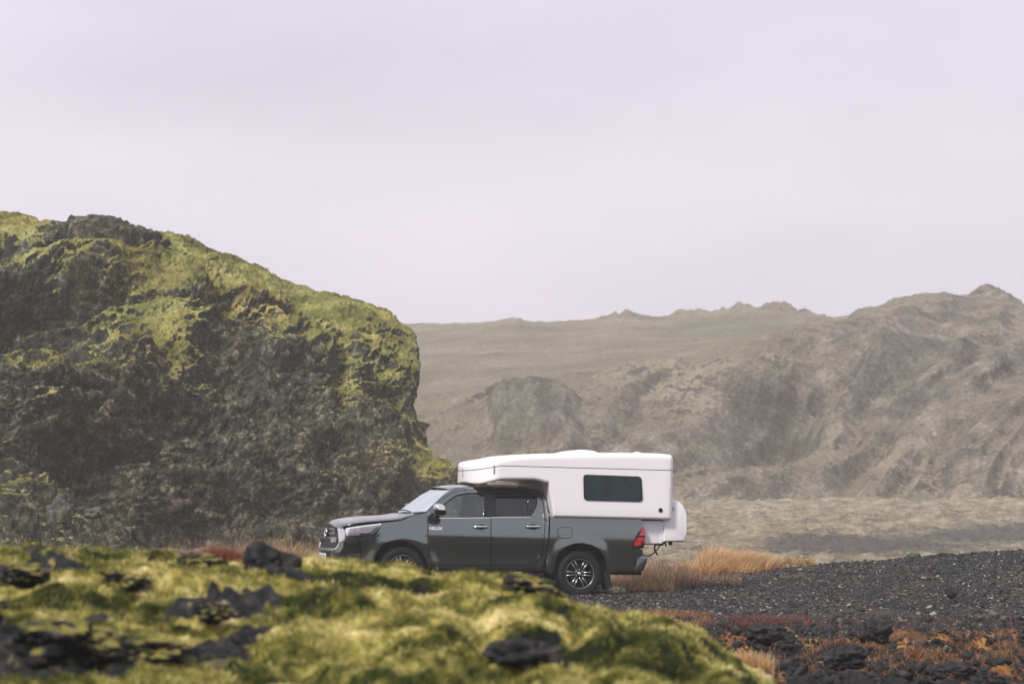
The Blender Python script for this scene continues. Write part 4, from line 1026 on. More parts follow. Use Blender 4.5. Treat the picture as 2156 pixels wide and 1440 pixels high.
# handles
for (hx0, hy0), pd in (((820, 605), df), ((1665, 603), dr)):
    rc = [(890 + (hx0 + 128 + 68 * math.cos(a)) / 7.7, 1030 + (hy0 + 5 + 46 * math.sin(a)) / 7.7) for a in np.linspace(0, 6.28, 21)[:-1]]
    a_ = patch('handle_recess', rc, M_BLACK, truck, off=.0015, thick=.01, step=1.5)
    for k, s in ((0, -1), (1, 1)):
        q0 = hit([890 + hx0 / 7.7], [1030 + hy0 / 7.7])[0]; q1 = hit([890 + (hx0 + 252) / 7.7], [1030 + hy0 / 7.7])[0]
        q0, q1 = [np.array([q[0], s * -q[1], q[2]]) for q in (q0, q1)]
        bm = bmesh.new(); pts = []; rr = []
        for t in np.linspace(0, 1, 13):
            p_ = q0 + (q1 - q0) * t; p_[1] += s * (.008 + .035 * math.sin(math.pi * t) ** .6); pts.append(p_); rr.append(.007 + .016 * math.sin(math.pi * min(1, max(0, t))) ** .5)
        tube(bm, pts, rr, 10); h_ = bm_obj('door_handle', bm, M_CHROME, pd[k], smooth=True); a_[k].parent = pd[k]
# door lettering
q = hit([890 + 211 / 7.7], [1030 + 634 / 7.7])[0]
tx = text_obj('door_lettering', 'HILUX', .066, simple('bright_badge', (.88, .88, .90), .3, .2), df[0], Matrix.Translation((q[0], q[1] - .006, q[2])) @ Matrix.Rotation(math.pi / 2, 4, 'X') @ Matrix.Rotation(math.radians(-1.5), 4, 'X'), .004, sx=1.15, font_w=.0028)
# wheels
def wheel_meshes():
    bm = bmesh.new(); R = .385
    prof = [(.245, -.10), (.262, -.118), (.30, -.130), (.345, -.128), (.368, -.112), (.381, -.09), (.385, -.06), (.385, .06), (.381, .09), (.368, .112), (.345, .128), (.30, .130), (.262, .118), (.245, .10)]
    lathe(bm, prof, 72, closed=True)
    for k in range(60):    # tread blocks
        a = 2 * math.pi * k / 60
        for sy in (-1, 1): box(bm, (R * math.cos(a) * 1.0, sy * .092, R * math.sin(a)), (.026, .045, .018), Matrix.Identity(3)) if False else None
        for sy, w_ in ((-1, .05), (1, .05), (0, .06)):
            vs = box(bm, (0, 0, 0), (.012, w_, .024)); bmesh.ops.translate(bm, vec=(.383, sy * .085, 0), verts=vs); bmesh.ops.rotate(bm, matrix=Matrix.Rotation(-a - (.03 if sy else 0), 3, 'Y'), verts=vs, cent=(0, 0, 0))
    bmesh.ops.recalc_face_normals(bm, faces=bm.faces); ty = bpy.data.meshes.new('tyre'); bm.to_mesh(ty); bm.free(); ty.materials.append(M_RUB)
    bm = bmesh.new(); lathe(bm, [(.250, -.112), (.240, -.105), (.228, -.09), (.222, .10), (.25, .11)], 64)
    bmesh.ops.recalc_face_normals(bm, faces=bm.faces)
    br = bpy.data.meshes.new('rim_barrel'); bm.to_mesh(br); bm.free(); br.materials.append(M_RIMD)
    bm = bmesh.new()
    for k in range(6):
        a = 2 * math.pi * k / 6
        for s in (-1, 1):
            # each spoke: tapering bar from hub to rim, slight dish
            vs = []
            pr = [(.055, .020 * s, .011, -.070), (.14, .024 * s, .010, -.092), (.238, .036 * s, .012, -.098)]
            rings = []
            for (r0, off_, hw, yy) in pr:
                rings.append([bm.verts.new((r0, yy, off_ - hw)), bm.verts.new((r0, yy, off_ + hw)), bm.verts.new((r0, yy + .035, off_ + hw * 1.2)), bm.verts.new((r0, yy + .035, off_ - hw * 1.2))])
            for A_, B_ in zip(rings[:-1], rings[1:]):
                for j in range(4): bm.faces.new((A_[j], A_[(j + 1) % 4], B_[(j + 1) % 4], B_[j]))
            bm.faces.new(rings[0]); bm.faces.new(rings[-1][::-1])
            vs = [v for rg_ in rings for v in rg_]; bmesh.ops.rotate(bm, matrix=Matrix.Rotation(a, 3, 'Y'), verts=vs, cent=(0, 0, 0))
    lathe(bm, [(.238, -.108), (.250, -.114), (.256, -.108), (.250, -.10)], 64, closed=True)
    bmesh.ops.recalc_face_normals(bm, faces=bm.faces); sp = bpy.data.meshes.new('spokes'); bm.to_mesh(sp); bm.free(); sp.materials.append(M_RIM)
    bm = bmesh.new(); lathe(bm, [(.001, -.080), (.085, -.078), (.092, -.06), (.092, -.02)], 32); 
    lathe(bm, [(.16, -.02), (.001, -.02)], 32); bmesh.ops.recalc_face_normals(bm, faces=bm.faces); hb = bpy.data.meshes.new('hub'); bm.to_mesh(hb); bm.free(); hb.materials.append(M_RIMD)
    bm = bmesh.new(); lathe(bm, [(.001, -.098), (.022, -.097), (.033, -.090), (.035, -.078)], 24)
    for k in range(6):
        a = 2 * math.pi * (k + .5) / 6; r_ = bmesh.ops.create_cone(bm, cap_ends=True, segments=6, radius1=.012, radius2=.010, depth=.022)
        bmesh.ops.rotate(bm, matrix=Matrix.Rotation(math.pi / 2, 3, 'X'), verts=r_['verts']); bmesh.ops.translate(bm, vec=(.066 * math.cos(a), -.088, .066 * math.sin(a)), verts=r_['verts'])
    bmesh.ops.recalc_face_normals(bm, faces=bm.faces); nu = bpy.data.meshes.new('wheel_nuts'); bm.to_mesh(nu); bm.free(); nu.materials.append(M_CHROME)
    bm = bmesh.new(); r_ = bmesh.ops.create_cone(bm, cap_ends=True, segments=32, radius1=.17, radius2=.17, depth=.03); bmesh.ops.rotate(bm, matrix=Matrix.Rotation(math.pi / 2, 3, 'X'), verts=bm.verts); bmesh.ops.translate(bm, vec=(0, .03, 0), verts=bm.verts)
    dk = bpy.data.meshes.new('brake_disc'); bm.to_mesh(dk); bm.free(); dk.materials.append(simple('brake_steel', (.10, .10, .10), .4, .8))
    return ty, br, sp, hb, nu, dk
TY, BR, SPK, HB, NU, DK = wheel_meshes()
for cx in (0, -WB):
    for s in (-1, 1):
        wl = link('wheel', HB, None, truck); wl.location = (cx, s * .79, .385)
        wl.rotation_euler = (0, math.radians(0 if cx == 0 else 12), (0 if s < 0 else math.pi) + (math.radians(3) if cx else 0))
        for nm_, me_ in (('tyre', TY), ('rim_barrel', BR), ('rim', SPK), ('wheel_nuts', NU), ('brake_disc', DK)): link(nm_, me_, None, wl, smooth=(nm_ != 'tyre'))
for s in (-1, 1):
    pts = plane_pt(*[np.array(v) for v in np.array(z2((1048, 1150), (1105, 1160), (1118, 1240), (1135, 1312), (1083, 1318), (1070, 1260))).T], -.84)[:, [0, 2]]
    bm = bmesh.new(); prism(bm, [tuple(p) for p in pts], s * .90 if s < 0 else .62, -.62 if s < 0 else .90); bm_obj('mud_flap', bm, M_RUB, truck)
# under body
bm = bmesh.new(); box(bm, (-1.4, 0, .50), (4.9, 1.0, .22)); box(bm, (.75, 0, .48), (.8, 1.5, .2)); box(bm, (-2.4, 0, .75), (1.1, .84, .45)); bm_obj('chassis', bm, M_UNDER, truck)
bm = bmesh.new(); tube(bm, [(-.02, -.8, .385), (-.02, .8, .385)], .045); bmesh.ops.create_uvsphere(bm, u_segments=14, v_segments=8, radius=.15, matrix=Matrix.Translation((0, 0, .385))); bm_obj('axle', bm, M_UNDER, truck, smooth=True)
bm = bmesh.new(); tube(bm, [(-WB, -.8, .385), (-WB, .8, .385)], .04); bm_obj('axle', bm, M_UNDER, truck, smooth=True)
for s in (-1, 1):
    bm = bmesh.new(); tube(bm, [(-2.45, s * .88, .36), (-2.35, s * .93, .345), (-.75, s * .93, .345), (-.65, s * .88, .36)], .028, 10)
    for xx in (-2.2, -1.5, -.85): box(bm, (xx, s * .80, .37), (.05, .24, .03))
    bm_obj('side_step', bm, M_BLACK, truck, smooth=True, angle=40)
bm = bmesh.new(); pts = plane_pt(*[np.array(v) for v in np.array([(1150, 1233), (1157, 1229), (1164, 1226.5)]).T], -.72); tube(bm, [tuple(p) for p in pts], .018); bm_obj('exhaust_pipe', bm, M_SATIN, truck, smooth=True)
# bed floor, headboard, rear bumper
bm = bmesh.new(); box(bm, (.32, 0, .74), (1.66, 1.66, .04)); box(bm, (-.46, 0, .98), (.04, 1.66, .5)); bm_obj('cargo_bed', bm, M_UNDER, truck)
bp = plane_pt(*np.array(z3((352, 1072), (372, 1012), (500, 1022), (502, 1090), (494, 1165), (432, 1288), (395, 1302), (300, 1302), (255, 1300), (290, 1215))).T, -.84)[:, [0, 2]]
bm = bmesh.new(); prism(bm, [tuple(p) for p in bp], -.86, .86, .035, 3); rb = bm_obj('rear_bumper', bm, simple('bumper_dark_chrome', (.16, .18, .19), .22, .9), truck, smooth=True, angle=35)
e_ = plane_pt(*np.array(z3((290, 1212), (352, 1068), (430, 1068), (498, 1072))).T, -.868); bm = bmesh.new(); tube(bm, [tuple(p) for p in e_], .007, 6); bm_obj('bumper_trim', bm, M_CHROME, rb, smooth=True)
# ================================================================== SLIDE-IN CAMPER
camper = bpy.data.objects.new('slide_in_camper', None); COL.objects.link(camper); camper.matrix_world = TM
tag(camper, 'white fibreglass camper box with dark side window on the bed of the pickup', 'camper')
CW = .985
def cp(px, py, yl=-CW): return plane_pt(np.atleast_1d(float(px)), np.atleast_1d(float(py)), yl)[0]
XCN = cp(1056, 985)[0]                        # where the flanks start to turn in
XN = cp(973, 985, 0)[0] + .02                 # tip of the nose at the centre line
XR = cp(1419.5, 1010)[0]
print('CAMPER', XCN, XN, XR, 'len', XR - XN, 'zs', cp(1056, 981)[2], cp(1410, 990)[2], cp(1200, 957, 0)[2], cp(1250, 1090)[2])
NA = XCN - XN
def halfw(x):
    u = np.clip((XCN - x) / NA, 0, 1); wd = CW * (1 - u ** 2.3) ** (1 / 2.3)
    v = np.clip((x - (XR - .10)) / .10, 0, 1); return wd - .10 * (1 - np.sqrt(np.clip(1 - v ** 2, 0, 1)))
def stations(x0, x1, fine):
    a = XN + NA * (1 - np.cos(np.linspace(0, math.pi / 2, 26))) if x0 <= XN + 1e-6 else np.array([x0])
    mid = np.linspace(max(x0, XCN), x1 - .10, 40); end = x1 - .10 * (1 - np.sin(np.linspace(0, math.pi / 2, 9)))
    xs = np.unique(np.round(np.concatenate([a, mid, end] + [np.linspace(f_[0], f_[1], 24) for f_ in fine]), 5)); return xs[(xs >= x0 - 1e-6) & (xs <= x1 + 1e-6)]
def drop(x): return -.085 * np.clip((XCN - x) / NA, 0, 1) ** 1.0 * 1.0
zs_a, zs_b = cp(1060, 980.5)[2], cp(1412, 990)[2]
def zseam(x): return zs_a + (zs_b - zs_a) * (x - XCN) / (XR - XCN) * (x > XCN) + drop(x)
tpx = [(985, 974), (1010, 970), (1035, 966.5), (1055, 962), (1075, 959.8), (1120, 957.6), (1200, 956), (1300, 955.3), (1370, 956.5), (1405, 960)]
tq = np.array([cp(a, b, -.3) for a, b in tpx])
def ztop(x):
    z = np.interp(x, tq[:, 0], tq[:, 2])
    for e0, r, sg in ((XN, .13, 1), (XR, .07, -1)):
        dx = np.clip(((x - e0) * sg) / r, 0, 1); z = z - r * .8 * (1 - np.sqrt(np.clip(1 - (1 - dx) ** 2, 0, 1)))
    return z
def section(w_, z0, z1_, r, n_side=6, n_arc=8, n_top=14, crown=.015):
    r = min(r, w_ * .8 + 1e-4, abs(z1_ - z0) * .9); sg = 1 if z1_ > z0 else -1
    P_ = [(-w_, z0 + (z1_ - sg * r - z0) * k / n_side) for k in range(n_side)]
    P_ += [(-w_ + r - r * math.cos(a), z1_ - sg * r + sg * r * math.sin(a)) for a in np.linspace(0, math.pi / 2, n_arc)]
    top_ = [(-w_ + r + (w_ - r) * k / n_top, z1_ + sg * crown * min(1, (k / n_top) * 2.2) * (w_ / CW)) for k in range(1, n_top + 1)]
    P_ += top_; P_ += [(-y, z) for y, z in P_[:-1][::-1]]
    return P_
def hull(name, xs, z0f, z1f, r, m, parent, inset=0., crown=.015):
    rows = []
    for x in xs:
        w_ = max(.004, float(halfw(x)) - inset); rows.append([(x, y, z) for y, z in section(w_, float(z0f(x)), float(z1f(x)), r, crown=crown)])
    G_ = np.array(rows); me = grid_mesh(name, G_, flip=True)
    bm = bmesh.new(); bm.from_mesh(me)
    bmesh.ops.holes_fill(bm, edges=[e for e in bm.edges if e.is_boundary and all(abs(v.co.x - xs[-1]) < 1e-5 for v in e.verts)])
    bmesh.ops.recalc_face_normals(bm, faces=bm.faces); bm.to_mesh(me); bm.free()
    o = link(name, me, m, parent); me.set_sharp_from_angle(angle=math.radians(50)); return o
hull('camper_roof', stations(XN, XR, []), lambda x: zseam(x) + .006, ztop, .085, M_WHITE, camper, crown=.02)
hull('seam_gasket', stations(XN, XR, []), lambda x: zseam(x) - .02, lambda x: zseam(x) + .02, .005, M_BLACK, camper, inset=.012)
XWALL = cp(1158, 1050)[0]
zb_q = np.array([cp(a, b, -.8) for a, b in ((1000, 1018.5), (1015, 1018), (1035, 1013.5), (1050, 1010.5), (1090, 1010), (1160, 1011))])
zl0, zl1 = cp(1165, 1088.5)[2], cp(1412, 1094)[2]
def zbot(x):
    zc_ = np.interp(x, zb_q[:, 0], zb_q[:, 2]); zl_ = zl0 + (zl1 - zl0) * (x - XWALL) / (XR - XWALL)
    k = np.clip((x - (XWALL - .02)) / .10, 0, 1) ** .8; kf = sstep(XWALL - .30, XWALL, x) * .05
    dx = np.clip((x - XN) / .10, 0, 1); rn = .06 * (1 - np.sqrt(np.clip(1 - (1 - dx) ** 2, 0, 1)))
    dr_ = np.clip((XR - x) / .05, 0, 1); rr = .03 * (1 - np.sqrt(np.clip(1 - (1 - dr_) ** 2, 0, 1)))
    return (zc_ - kf) * (1 - k) + zl_ * k + rn + rr
hull('camper_body', stations(XN, XR, [(XWALL - .3, XWALL + .12), (XWALL - .03, XWALL + .10)]), lambda x: zseam(x) - .006, zbot, .05, M_WHITE, camper, crown=.0)
# lower tub between the bed sides and its rear end
def cpoly(pts, yl): return [tuple(plane_pt(np.array([a]), np.array([b]), yl)[0][[0, 2]]) for a, b in pts]
pts = cpoly(z3((300, 440), (797, 445), (797, 780), (750, 838), (300, 838)), -.80); bm = bmesh.new(); prism(bm, pts, -.80, .80, .02, 3)
tub = bm_obj('camper_tub', bm, M_WHITE, camper, smooth=True, angle=40)
bm = bmesh.new(); prism(bm, cpoly(z3((455, 838), (740, 838), (735, 850), (455, 850)), -.78), -.78, .78); bm_obj('tub_edge', bm, M_BLACK, tub)
bm = bmesh.new(); prism(bm, cpoly(z3((725, 470), (770, 470), (770, 800), (725, 826)), -.81), -.812, -.78, .006); bm_obj('corner_post', bm, M_WHITE, tub, smooth=True, angle=40)
arc = [(1060, 130 + 0), ]
rb_pts = z3((780, 96), (950, 96), (1010, 110), (1070, 145), (1115, 195), (1145, 250), (1158, 320), (1162, 400), (1160, 650), (1155, 740), (1140, 780), (1110, 797), (790, 797))
bm = bmesh.new(); prism(bm, cpoly(rb_pts, -.86), -.86, .86, .03, 3); rbx = bm_obj('rear_locker', bm, M_WHITE, camper, smooth=True, angle=40)
bm = bmesh.new(); prism(bm, cpoly(z3((790, 798), (1125, 798), (1100, 806), (800, 806)), -.84), -.84, .84); bm_obj('locker_base', bm, M_BLACK, rbx)
bm = bmesh.new(); prism(bm, cpoly(z3((868, 800), (918, 800), (916, 845), (895, 862), (880, 845)), -.5), -.52, -.45); prism(bm, cpoly(z3((800, 805), (815, 805), (828, 880), (812, 886)), -.5), -.51, -.48); bm_obj('bracket', bm, M_BLACK, rbx)
bm = bmesh.new(); prism(bm, cpoly(z3((934, 212), (944, 212), (944, 285), (934, 285)), -.87), -.88, -.85); prism(bm, cpoly(z3((944, 240), (968, 244), (968, 252), (944, 254)), -.87), -.875, -.85); bm_obj('door_hinge', bm, M_SATIN, rbx)
# hose loop
hp = [plane_pt(np.array([1300 + a / 8]), np.array([1040 + b / 8]), -.5)[0] for a, b in ((790, 800), (770, 840), (720, 855), (650, 850), (625, 885), (628, 930), (650, 985), (678, 1020))]
h2 = [plane_pt(np.array([1300 + a / 8]), np.array([1040 + b / 8]), -.52)[0] for a, b in ((712, 858), (690, 900), (640, 960), (580, 1015), (500, 1050), (440, 1060))]
bm = bmesh.new(); tube(bm, [tuple(p) for p in catmull(np.array(hp), 30)], .016); tube(bm, [tuple(p) for p in catmull(np.array(h2), 26)], .011); bm_obj('hose', bm, M_RUB, camper, smooth=True)
# side windows
def rrect(pts, r):
    out_ = []; n = len(pts)
    for k in range(n):
        p0, p1, p2 = (np.array(pts[(k + j) % n]) for j in (-1, 0, 1)); a = p1 + (p0 - p1) / np.linalg.norm(p0 - p1) * r; b = p1 + (p2 - p1) / np.linalg.norm(p2 - p1) * r
        for t in np.linspace(0, 1, 7): out_.append(tuple((1 - t) ** 2 * a + 2 * t * (1 - t) * p1 + t * t * b))
    return out_
for s in (-1, 1):
    fr_ = rrect(z2((880, 290), (1398, 309), (1410, 533), (886, 520)), 8); inn = grow(fr_, -1.8 if True else 0)
    of_ = cpoly(fr_, -CW); oi = cpoly(inn, -CW)
    bm = bmesh.new(); y0, y1 = (-CW - .014, -CW + .03) if s < 0 else (CW - .03, CW + .014)
    A = [[bm.verts.new((x, y, z)) for x, z in pl_] for pl_ in (of_, oi) for y in (y0, y1)]; n = len(of_)
    for k in range(n):
        j = (k + 1) % n
        bm.faces.new((A[0][k], A[0][j], A[2][j], A[2][k])); bm.faces.new((A[0][k], A[1][k], A[1][j], A[0][j])); bm.faces.new((A[2][k], A[2][j], A[3][j], A[3][k])); bm.faces.new((A[1][k], A[3][k], A[3][j], A[1][j]))
    wf = bm_obj('side_window', bm, M_BLACK, camper)
    bm = bmesh.new(); yy = (-CW - .008, -CW + .002) if s < 0 else (CW - .002, CW + .008); prism(bm, cpoly(grow(fr_, -1.2), -CW), yy[0], yy[1]); bm_obj('pane', bm, simple('smoked_acrylic', (.006, .022, .022), .10, spec=.35, coat=.15, vary=.4) if s < 0 else bpy.data.materials['smoked_acrylic'], wf)
    bm = bmesh.new(); c = cp(1390.7, 1073.6); lathe(bm, [(.001, -.014), (.030, -.014), (.038, -.006), (.040, .004)], 24); bmesh.ops.scale(bm, vec=(1, -s, 1), verts=bm.verts); bmesh.ops.translate(bm, vec=(c[0], s * CW, c[2]), verts=bm.verts); bm_obj('round_vent', bm, M_BLACK, camper, smooth=True)
# roof hatch and mushroom vent
hq = [plane_pt(np.array([a]), np.array([b]), -.1)[0][[0, 2]] for a, b in ((1173, 957), (1183, 952.5), (1199, 949), (1216, 947), (1233, 948.4), (1246, 951), (1253, 956), (1250, 959), (1176, 960))]
bm = bmesh.new(); prism(bm, [tuple(p) for p in hq], -.36, .36, .02, 3); bm_obj('roof_hatch', bm, M_WHITE, camper, smooth=True, angle=40)
c = plane_pt(np.array([1342.]), np.array([957.]), 0)[0]; bm = bmesh.new(); r_ = lathe(bm, [(.10, -.01), (.095, .012), (.070, .035), (.03, .048), (.001, .05)], 24); bmesh.ops.rotate(bm, matrix=Matrix.Rotation(math.pi / 2, 3, 'X'), verts=bm.verts); bmesh.ops.translate(bm, vec=(c[0], 0, c[2] + .0), verts=bm.verts); bm_obj('roof_vent', bm, M_WHITE, camper, smooth=True)
# toggle latches on the seam
for lx in (cp(1039, 985, -.93)[0], ):
    for s in (-1, 1):
        wz = float(zseam(lx)); wy = float(halfw(lx)); bm = bmesh.new(); box(bm, (lx, s * (wy + .006), wz + .012), (.020, .02, .045), bev=.004); box(bm, (lx + .005, s * (wy + .008), wz - .065), (.026, .016, .085), bev=.004); tube(bm, [(lx, s * (wy + .016), wz + .02), (lx, s * (wy + .016), wz - .05)], .006, 6); bm_obj('toggle_latch', bm, M_SATIN, camper)
for ly in (.0,):
    xt = XN; wz = float(zseam(xt)); bm = bmesh.new(); box(bm, (xt - .004, ly, wz + .012), (.02, .03, .045), bev=.004); box(bm, (xt - .006, ly, wz - .065), (.016, .03, .085), bev=.004); bm_obj('toggle_latch', bm, M_SATIN, camper)
# turnbuckle at the front lower corner of the box
q = cp(1157, 1086); bm = bmesh.new(); box(bm, (q[0], -CW + .04, q[2] + .01), (.035, .03, .05), bev=.005); tube(bm, [(q[0], -CW + .05, q[2]), (q[0] + .01, -.90, q[2] - .10)], .008); bm_obj('tie_down_bracket', bm, M_SATIN, camper)
# pale board on the cab roof under the camper nose
bq = cpoly([(1004, 1019.8), (1088, 1020.6), (1093, 1026.8), (1004, 1026.2)], -.50); bm = bmesh.new(); prism(bm, bq, -.50, .50, .006)
bd = bm_obj('roof_board', bm, simple('weathered_board', (.55, .46, .38), .7, bump=(30, .3, .003), vary=.15), None, smooth=False); bd.matrix_world = TM
tag(bd, 'pale flat board lying on the truck cab roof beneath the camper nose', 'board')
# ================================================================== STONES, GRASS, PLANTS
rng = np.random.RandomState(11)
def ico(sub):
    bm = bmesh.new(); bmesh.ops.create_icosphere(bm, subdivisions=sub, radius=1.0)
    v = np.array([tuple(x.co) for x in bm.verts]); f = np.array([[x.index for x in p.verts] for p in bm.faces]); bm.free(); return v, f
IV, IF = ico(1)
def stones(name, X, Y, S, m, zoff=.25):
    n = len(X); Z = gz(X, Y)
    V = np.empty((n, len(IV), 3), np.float32)
    kinds = []
    for k in range(24):
        v = IV * (1 + .28 * rng.randn(len(IV), 1)); v = v * np.array([1, rng.uniform(.6, 1), rng.uniform(.35, .75)]); kinds.append(v)
    kinds = np.array(kinds)[rng.randint(0, 24, n)]
    a = rng.uniform(0, 6.28, n); c, s = np.cos(a), np.sin(a); tl_ = rng.normal(0, .25, n)
    x = kinds[..., 0] * c[:, None] - kinds[..., 1] * s[:, None]; y = kinds[..., 0] * s[:, None] + kinds[..., 1] * c[:, None]; z = kinds[..., 2] + x * tl_[:, None]
    V[..., 0] = X[:, None] + x * S[:, None]; V[..., 1] = Y[:, None] + y * S[:, None]; V[..., 2] = Z[:, None] + (z + zoff) * S[:, None]
    Fc = (IF[None] + (np.arange(n) * len(IV))[:, None, None]).reshape(-1)
    me = np_mesh(name, V.reshape(-1, 3), Fc, 3); attr(me, 'shade', np.repeat(rng.rand(n), len(IV)))
    return tag(link(name, me, m, smooth=False), kind='stuff')
m_st, t_, b_ = mat('lava_gravel')
t_.links.new(ramp(t_, [(0, (.010, .013, .015)), (.45, (.026, .031, .033)), (.74, (.045, .050, .051)), (.91, (.12, .116, .108)), (.985, (.34, .31, .28)), (1, (.25, .13, .09))], attr_node(t_, 'shade')), b_.inputs['Base Color']); b_.inputs['Roughness'].default_value = .75; b_.inputs['Specular IOR Level'].default_value = .2
tnn = tnoise(t_, 60, 4); bump(t_, b_, tnn, .5, .01)
def scatter(n, px0, px1, Y0, Y1, w=None):
    p = rng.uniform(px0, px1, n); y = 1 / rng.uniform(1 / Y1, 1 / Y0, n); x = (p - 1078) / F * y; return x, y
x, y = scatter(130000, 1000, 2600, 23, 51); keep = rng.rand(len(x)) > .8 * np.exp(-((y - (34.5 + .12 * x)) / 2.0) ** 2) * sstep(0, 5, x); x, y = x[keep], y[keep]
stones('gravel', x, y, (.010 + .022 * rng.rand(len(x)) ** 4.0) * (y / 38), m_st)
x, y = scatter(1500, 1120, 2260, 28, 51); stones('gravel', x, y, .025 + .05 * rng.rand(len(x)) ** 4, m_st)
m_lv, t_, b_ = mat('black_lava')
n1 = tnoise(t_, 12, 8, .7); t_.links.new(ramp(t_, [(.35, (.010, .012, .014)), (.55, (.035, .036, .038)), (.75, (.13, .11, .10))], n1), b_.inputs['Base Color']); b_.inputs['Roughness'].default_value = .8; b_.inputs['Specular IOR Level'].default_value = .15; bump(t_, b_, n1, .9, .04)
x, y = scatter(16000, 1100, 2600, 20.5, 36); k = rng.rand(len(x)) > sstep(26, 36, y); x, y = x[k], y[k]; stones('lava_rubble', x, y, .018 + .062 * rng.rand(len(x)) ** 3, m_lv)

def rock(name, px, py, Y, sx, sz, m, label, cat='rock', seed=1, sy=None, rot=0., rough=.35, embed=.3, group=None, shear=0.):
    """boulder whose centre stands at the line of sight px, py; half sizes in metres"""
    c = P(px, py, Y); v, f = ico(5); sy = sy or sx * .8
    n = fbm(v * 1.1 + seed * 7.3, 3, .5) * rough + ridged(v * 2.3 + seed, 3) * rough * .25 + noise(v * 9 + seed) * .04
    c1, c2, _ = cells(v * 1.5 + seed); n = n + .30 * rough * np.clip(c2 - c1, 0, .6)
    v = v * (1 + n[:, None]); v = np.sign(v) * np.abs(v) ** .9
    v = v * np.array([sx, sy, sz]); v[:, 2] += shear * v[:, 0]
    a = math.radians(rot); x_, y_ = v[:, 0] * math.cos(a) - v[:, 1] * math.sin(a), v[:, 0] * math.sin(a) + v[:, 1] * math.cos(a); v = np.stack([x_, y_, v[:, 2]], -1)
    o = link(name, np_mesh(name, v, f.ravel(), 3), m); o.location = c; return tag(o, label, cat, group)
m_bould, t_, b_ = mat('weathered_basalt')
n1 = tnoise(t_, 7, 9, .7); n2 = tnoise(t_, 2.0, 5); t_.links.new(mixc(t_, ramp(t_, [(.52, (0, 0, 0)), (.62, (1, 1, 1))], n2), ramp(t_, [(.35, (.022, .024, .024)), (.55, (.075, .072, .068)), (.72, (.26, .23, .22))], n1), (.10, .11, .05)), b_.inputs['Base Color']); b_.inputs['Roughness'].default_value = .85; bump(t_, b_, n1, .9, .04)
m_ml, t_, b_ = mat('mossy_lava')
n1 = tnoise(t_, 14, 8, .7); n2 = tnoise(t_, 6, 6, .6); ge = t_.nodes.new('ShaderNodeNewGeometry'); sx_ = t_.nodes.new('ShaderNodeSeparateXYZ'); t_.links.new(ge.outputs['Normal'], sx_.inputs[0])
up = math_(t_, 'ADD', math_(t_, 'MULTIPLY', sx_.outputs[2], .8), math_(t_, 'MULTIPLY', math_(t_, 'SUBTRACT', n2, .5), 2.4))
t_.links.new(mixc(t_, ramp(t_, [(.45, (0, 0, 0)), (.62, (1, 1, 1))], up), ramp(t_, [(.36, (.008, .010, .012)), (.52, (.030, .031, .033)), (.64, (.10, .09, .085)), (.78, (.34, .29, .27))], n1), ramp(t_, [(.35, (.06, .07, .016)), (.6, (.30, .27, .08))], n2)), b_.inputs['Base Color']); b_.inputs['Roughness'].default_value = .9; b_.inputs['Specular IOR Level'].default_value = .12; bump(t_, b_, n1, 1.0, .05)
# rocks in the blurred foreground
R = [(420, 1187, 13.4, .11, .050, m_lv, 'jagged dark rock on the mound crest below the red plant', 3, 0.), (568, 1192, 13.2, .115, .085, m_lv, 'largest black rock of the foreground, upper block under the dry grass', 5, -.15),
     (635, 1226, 12.9, .13, .040, m_lv, 'long black slab sloping down right towards the truck nose', 8, -.50), (1118, 1240, 13.0, .14, .060, m_bould, 'rounded brownish rock half wrapped in moss beside the rear wheel', 12, -.12),
     (1108, 1380, 10.6, .13, .050, m_lv, 'black rock in a hollow at the bottom middle of the moss', 15, 0.), (262, 1222, 12.2, .09, .045, m_bould, 'pale grey pitted rock in the left foreground', 21, -.1),
     (60, 1212, 12.0, .10, .045, m_bould, 'grey rock with light flecks at the far left edge', 24, 0.), (455, 1290, 11.5, .075, .038, m_bould, 'grey and reddish rock in the moss below the jagged dark rock', 27, 0.),
     (700, 1258, 12.6, .10, .045, m_bould, 'small dark rock at the lower end of the black slab', 33, 0.), (140, 1350, 10.6, .20, .08, m_lv, 'broad black rock in deep shade at the lower left', 36, -.1), (330, 1372, 10.6, .13, .05, m_lv, 'dark rock under the overhanging moss pillow, lower left', 39, 0.),
     (2003, 1247, 38.0, .085, .075, m_lv, 'single black stone standing on the gravel at the right', 41, 0.), (1303 + 690, 1170, 49.5, .16, .06, m_lv, 'dark rock on the gravel crest at the right', 44, 0.), (2050, 1172, 49.5, .09, .06, m_lv, 'small dark stone on the gravel crest, right of the larger one', 47, 0.),
     (1925, 1169, 50.0, .12, .045, m_bould, 'low brown rock on the gravel crest at the right', 48, 0.), (1845, 1330, 25.0, .13, .09, m_lv, 'pointed black rock before the rust coloured plants at the right', 50, 0.), (1610, 1335, 24.5, .14, .08, m_lv, 'black rock left of the thin yellow moss strip', 53, 0.),
     (1780, 1385, 22.6, .16, .09, m_lv, 'wide black rock at the lower right below the yellow moss strip', 55, 0.), (1650, 1420, 21.5, .16, .10, m_lv, 'black rock with a mossy rim at the bottom right of the mound', 57, 0.), (2010, 1420, 21.6, .18, .08, m_lv, 'black rock near the lower right corner', 59, 0.),
     (125, 1085, 62.0, .30, .36, m_bould, 'grey lichen covered boulder on the dark mossy slope at the left', 61, 0.), (199, 1080, 62.5, .25, .13, m_bould, 'small pale flat-topped boulder on the dark mossy slope', 63, 0.),
     (1300, 1243, 39.2, .11, .05, m_bould, 'low grey stone on the gravel behind the mud flap', 66, 0.)]
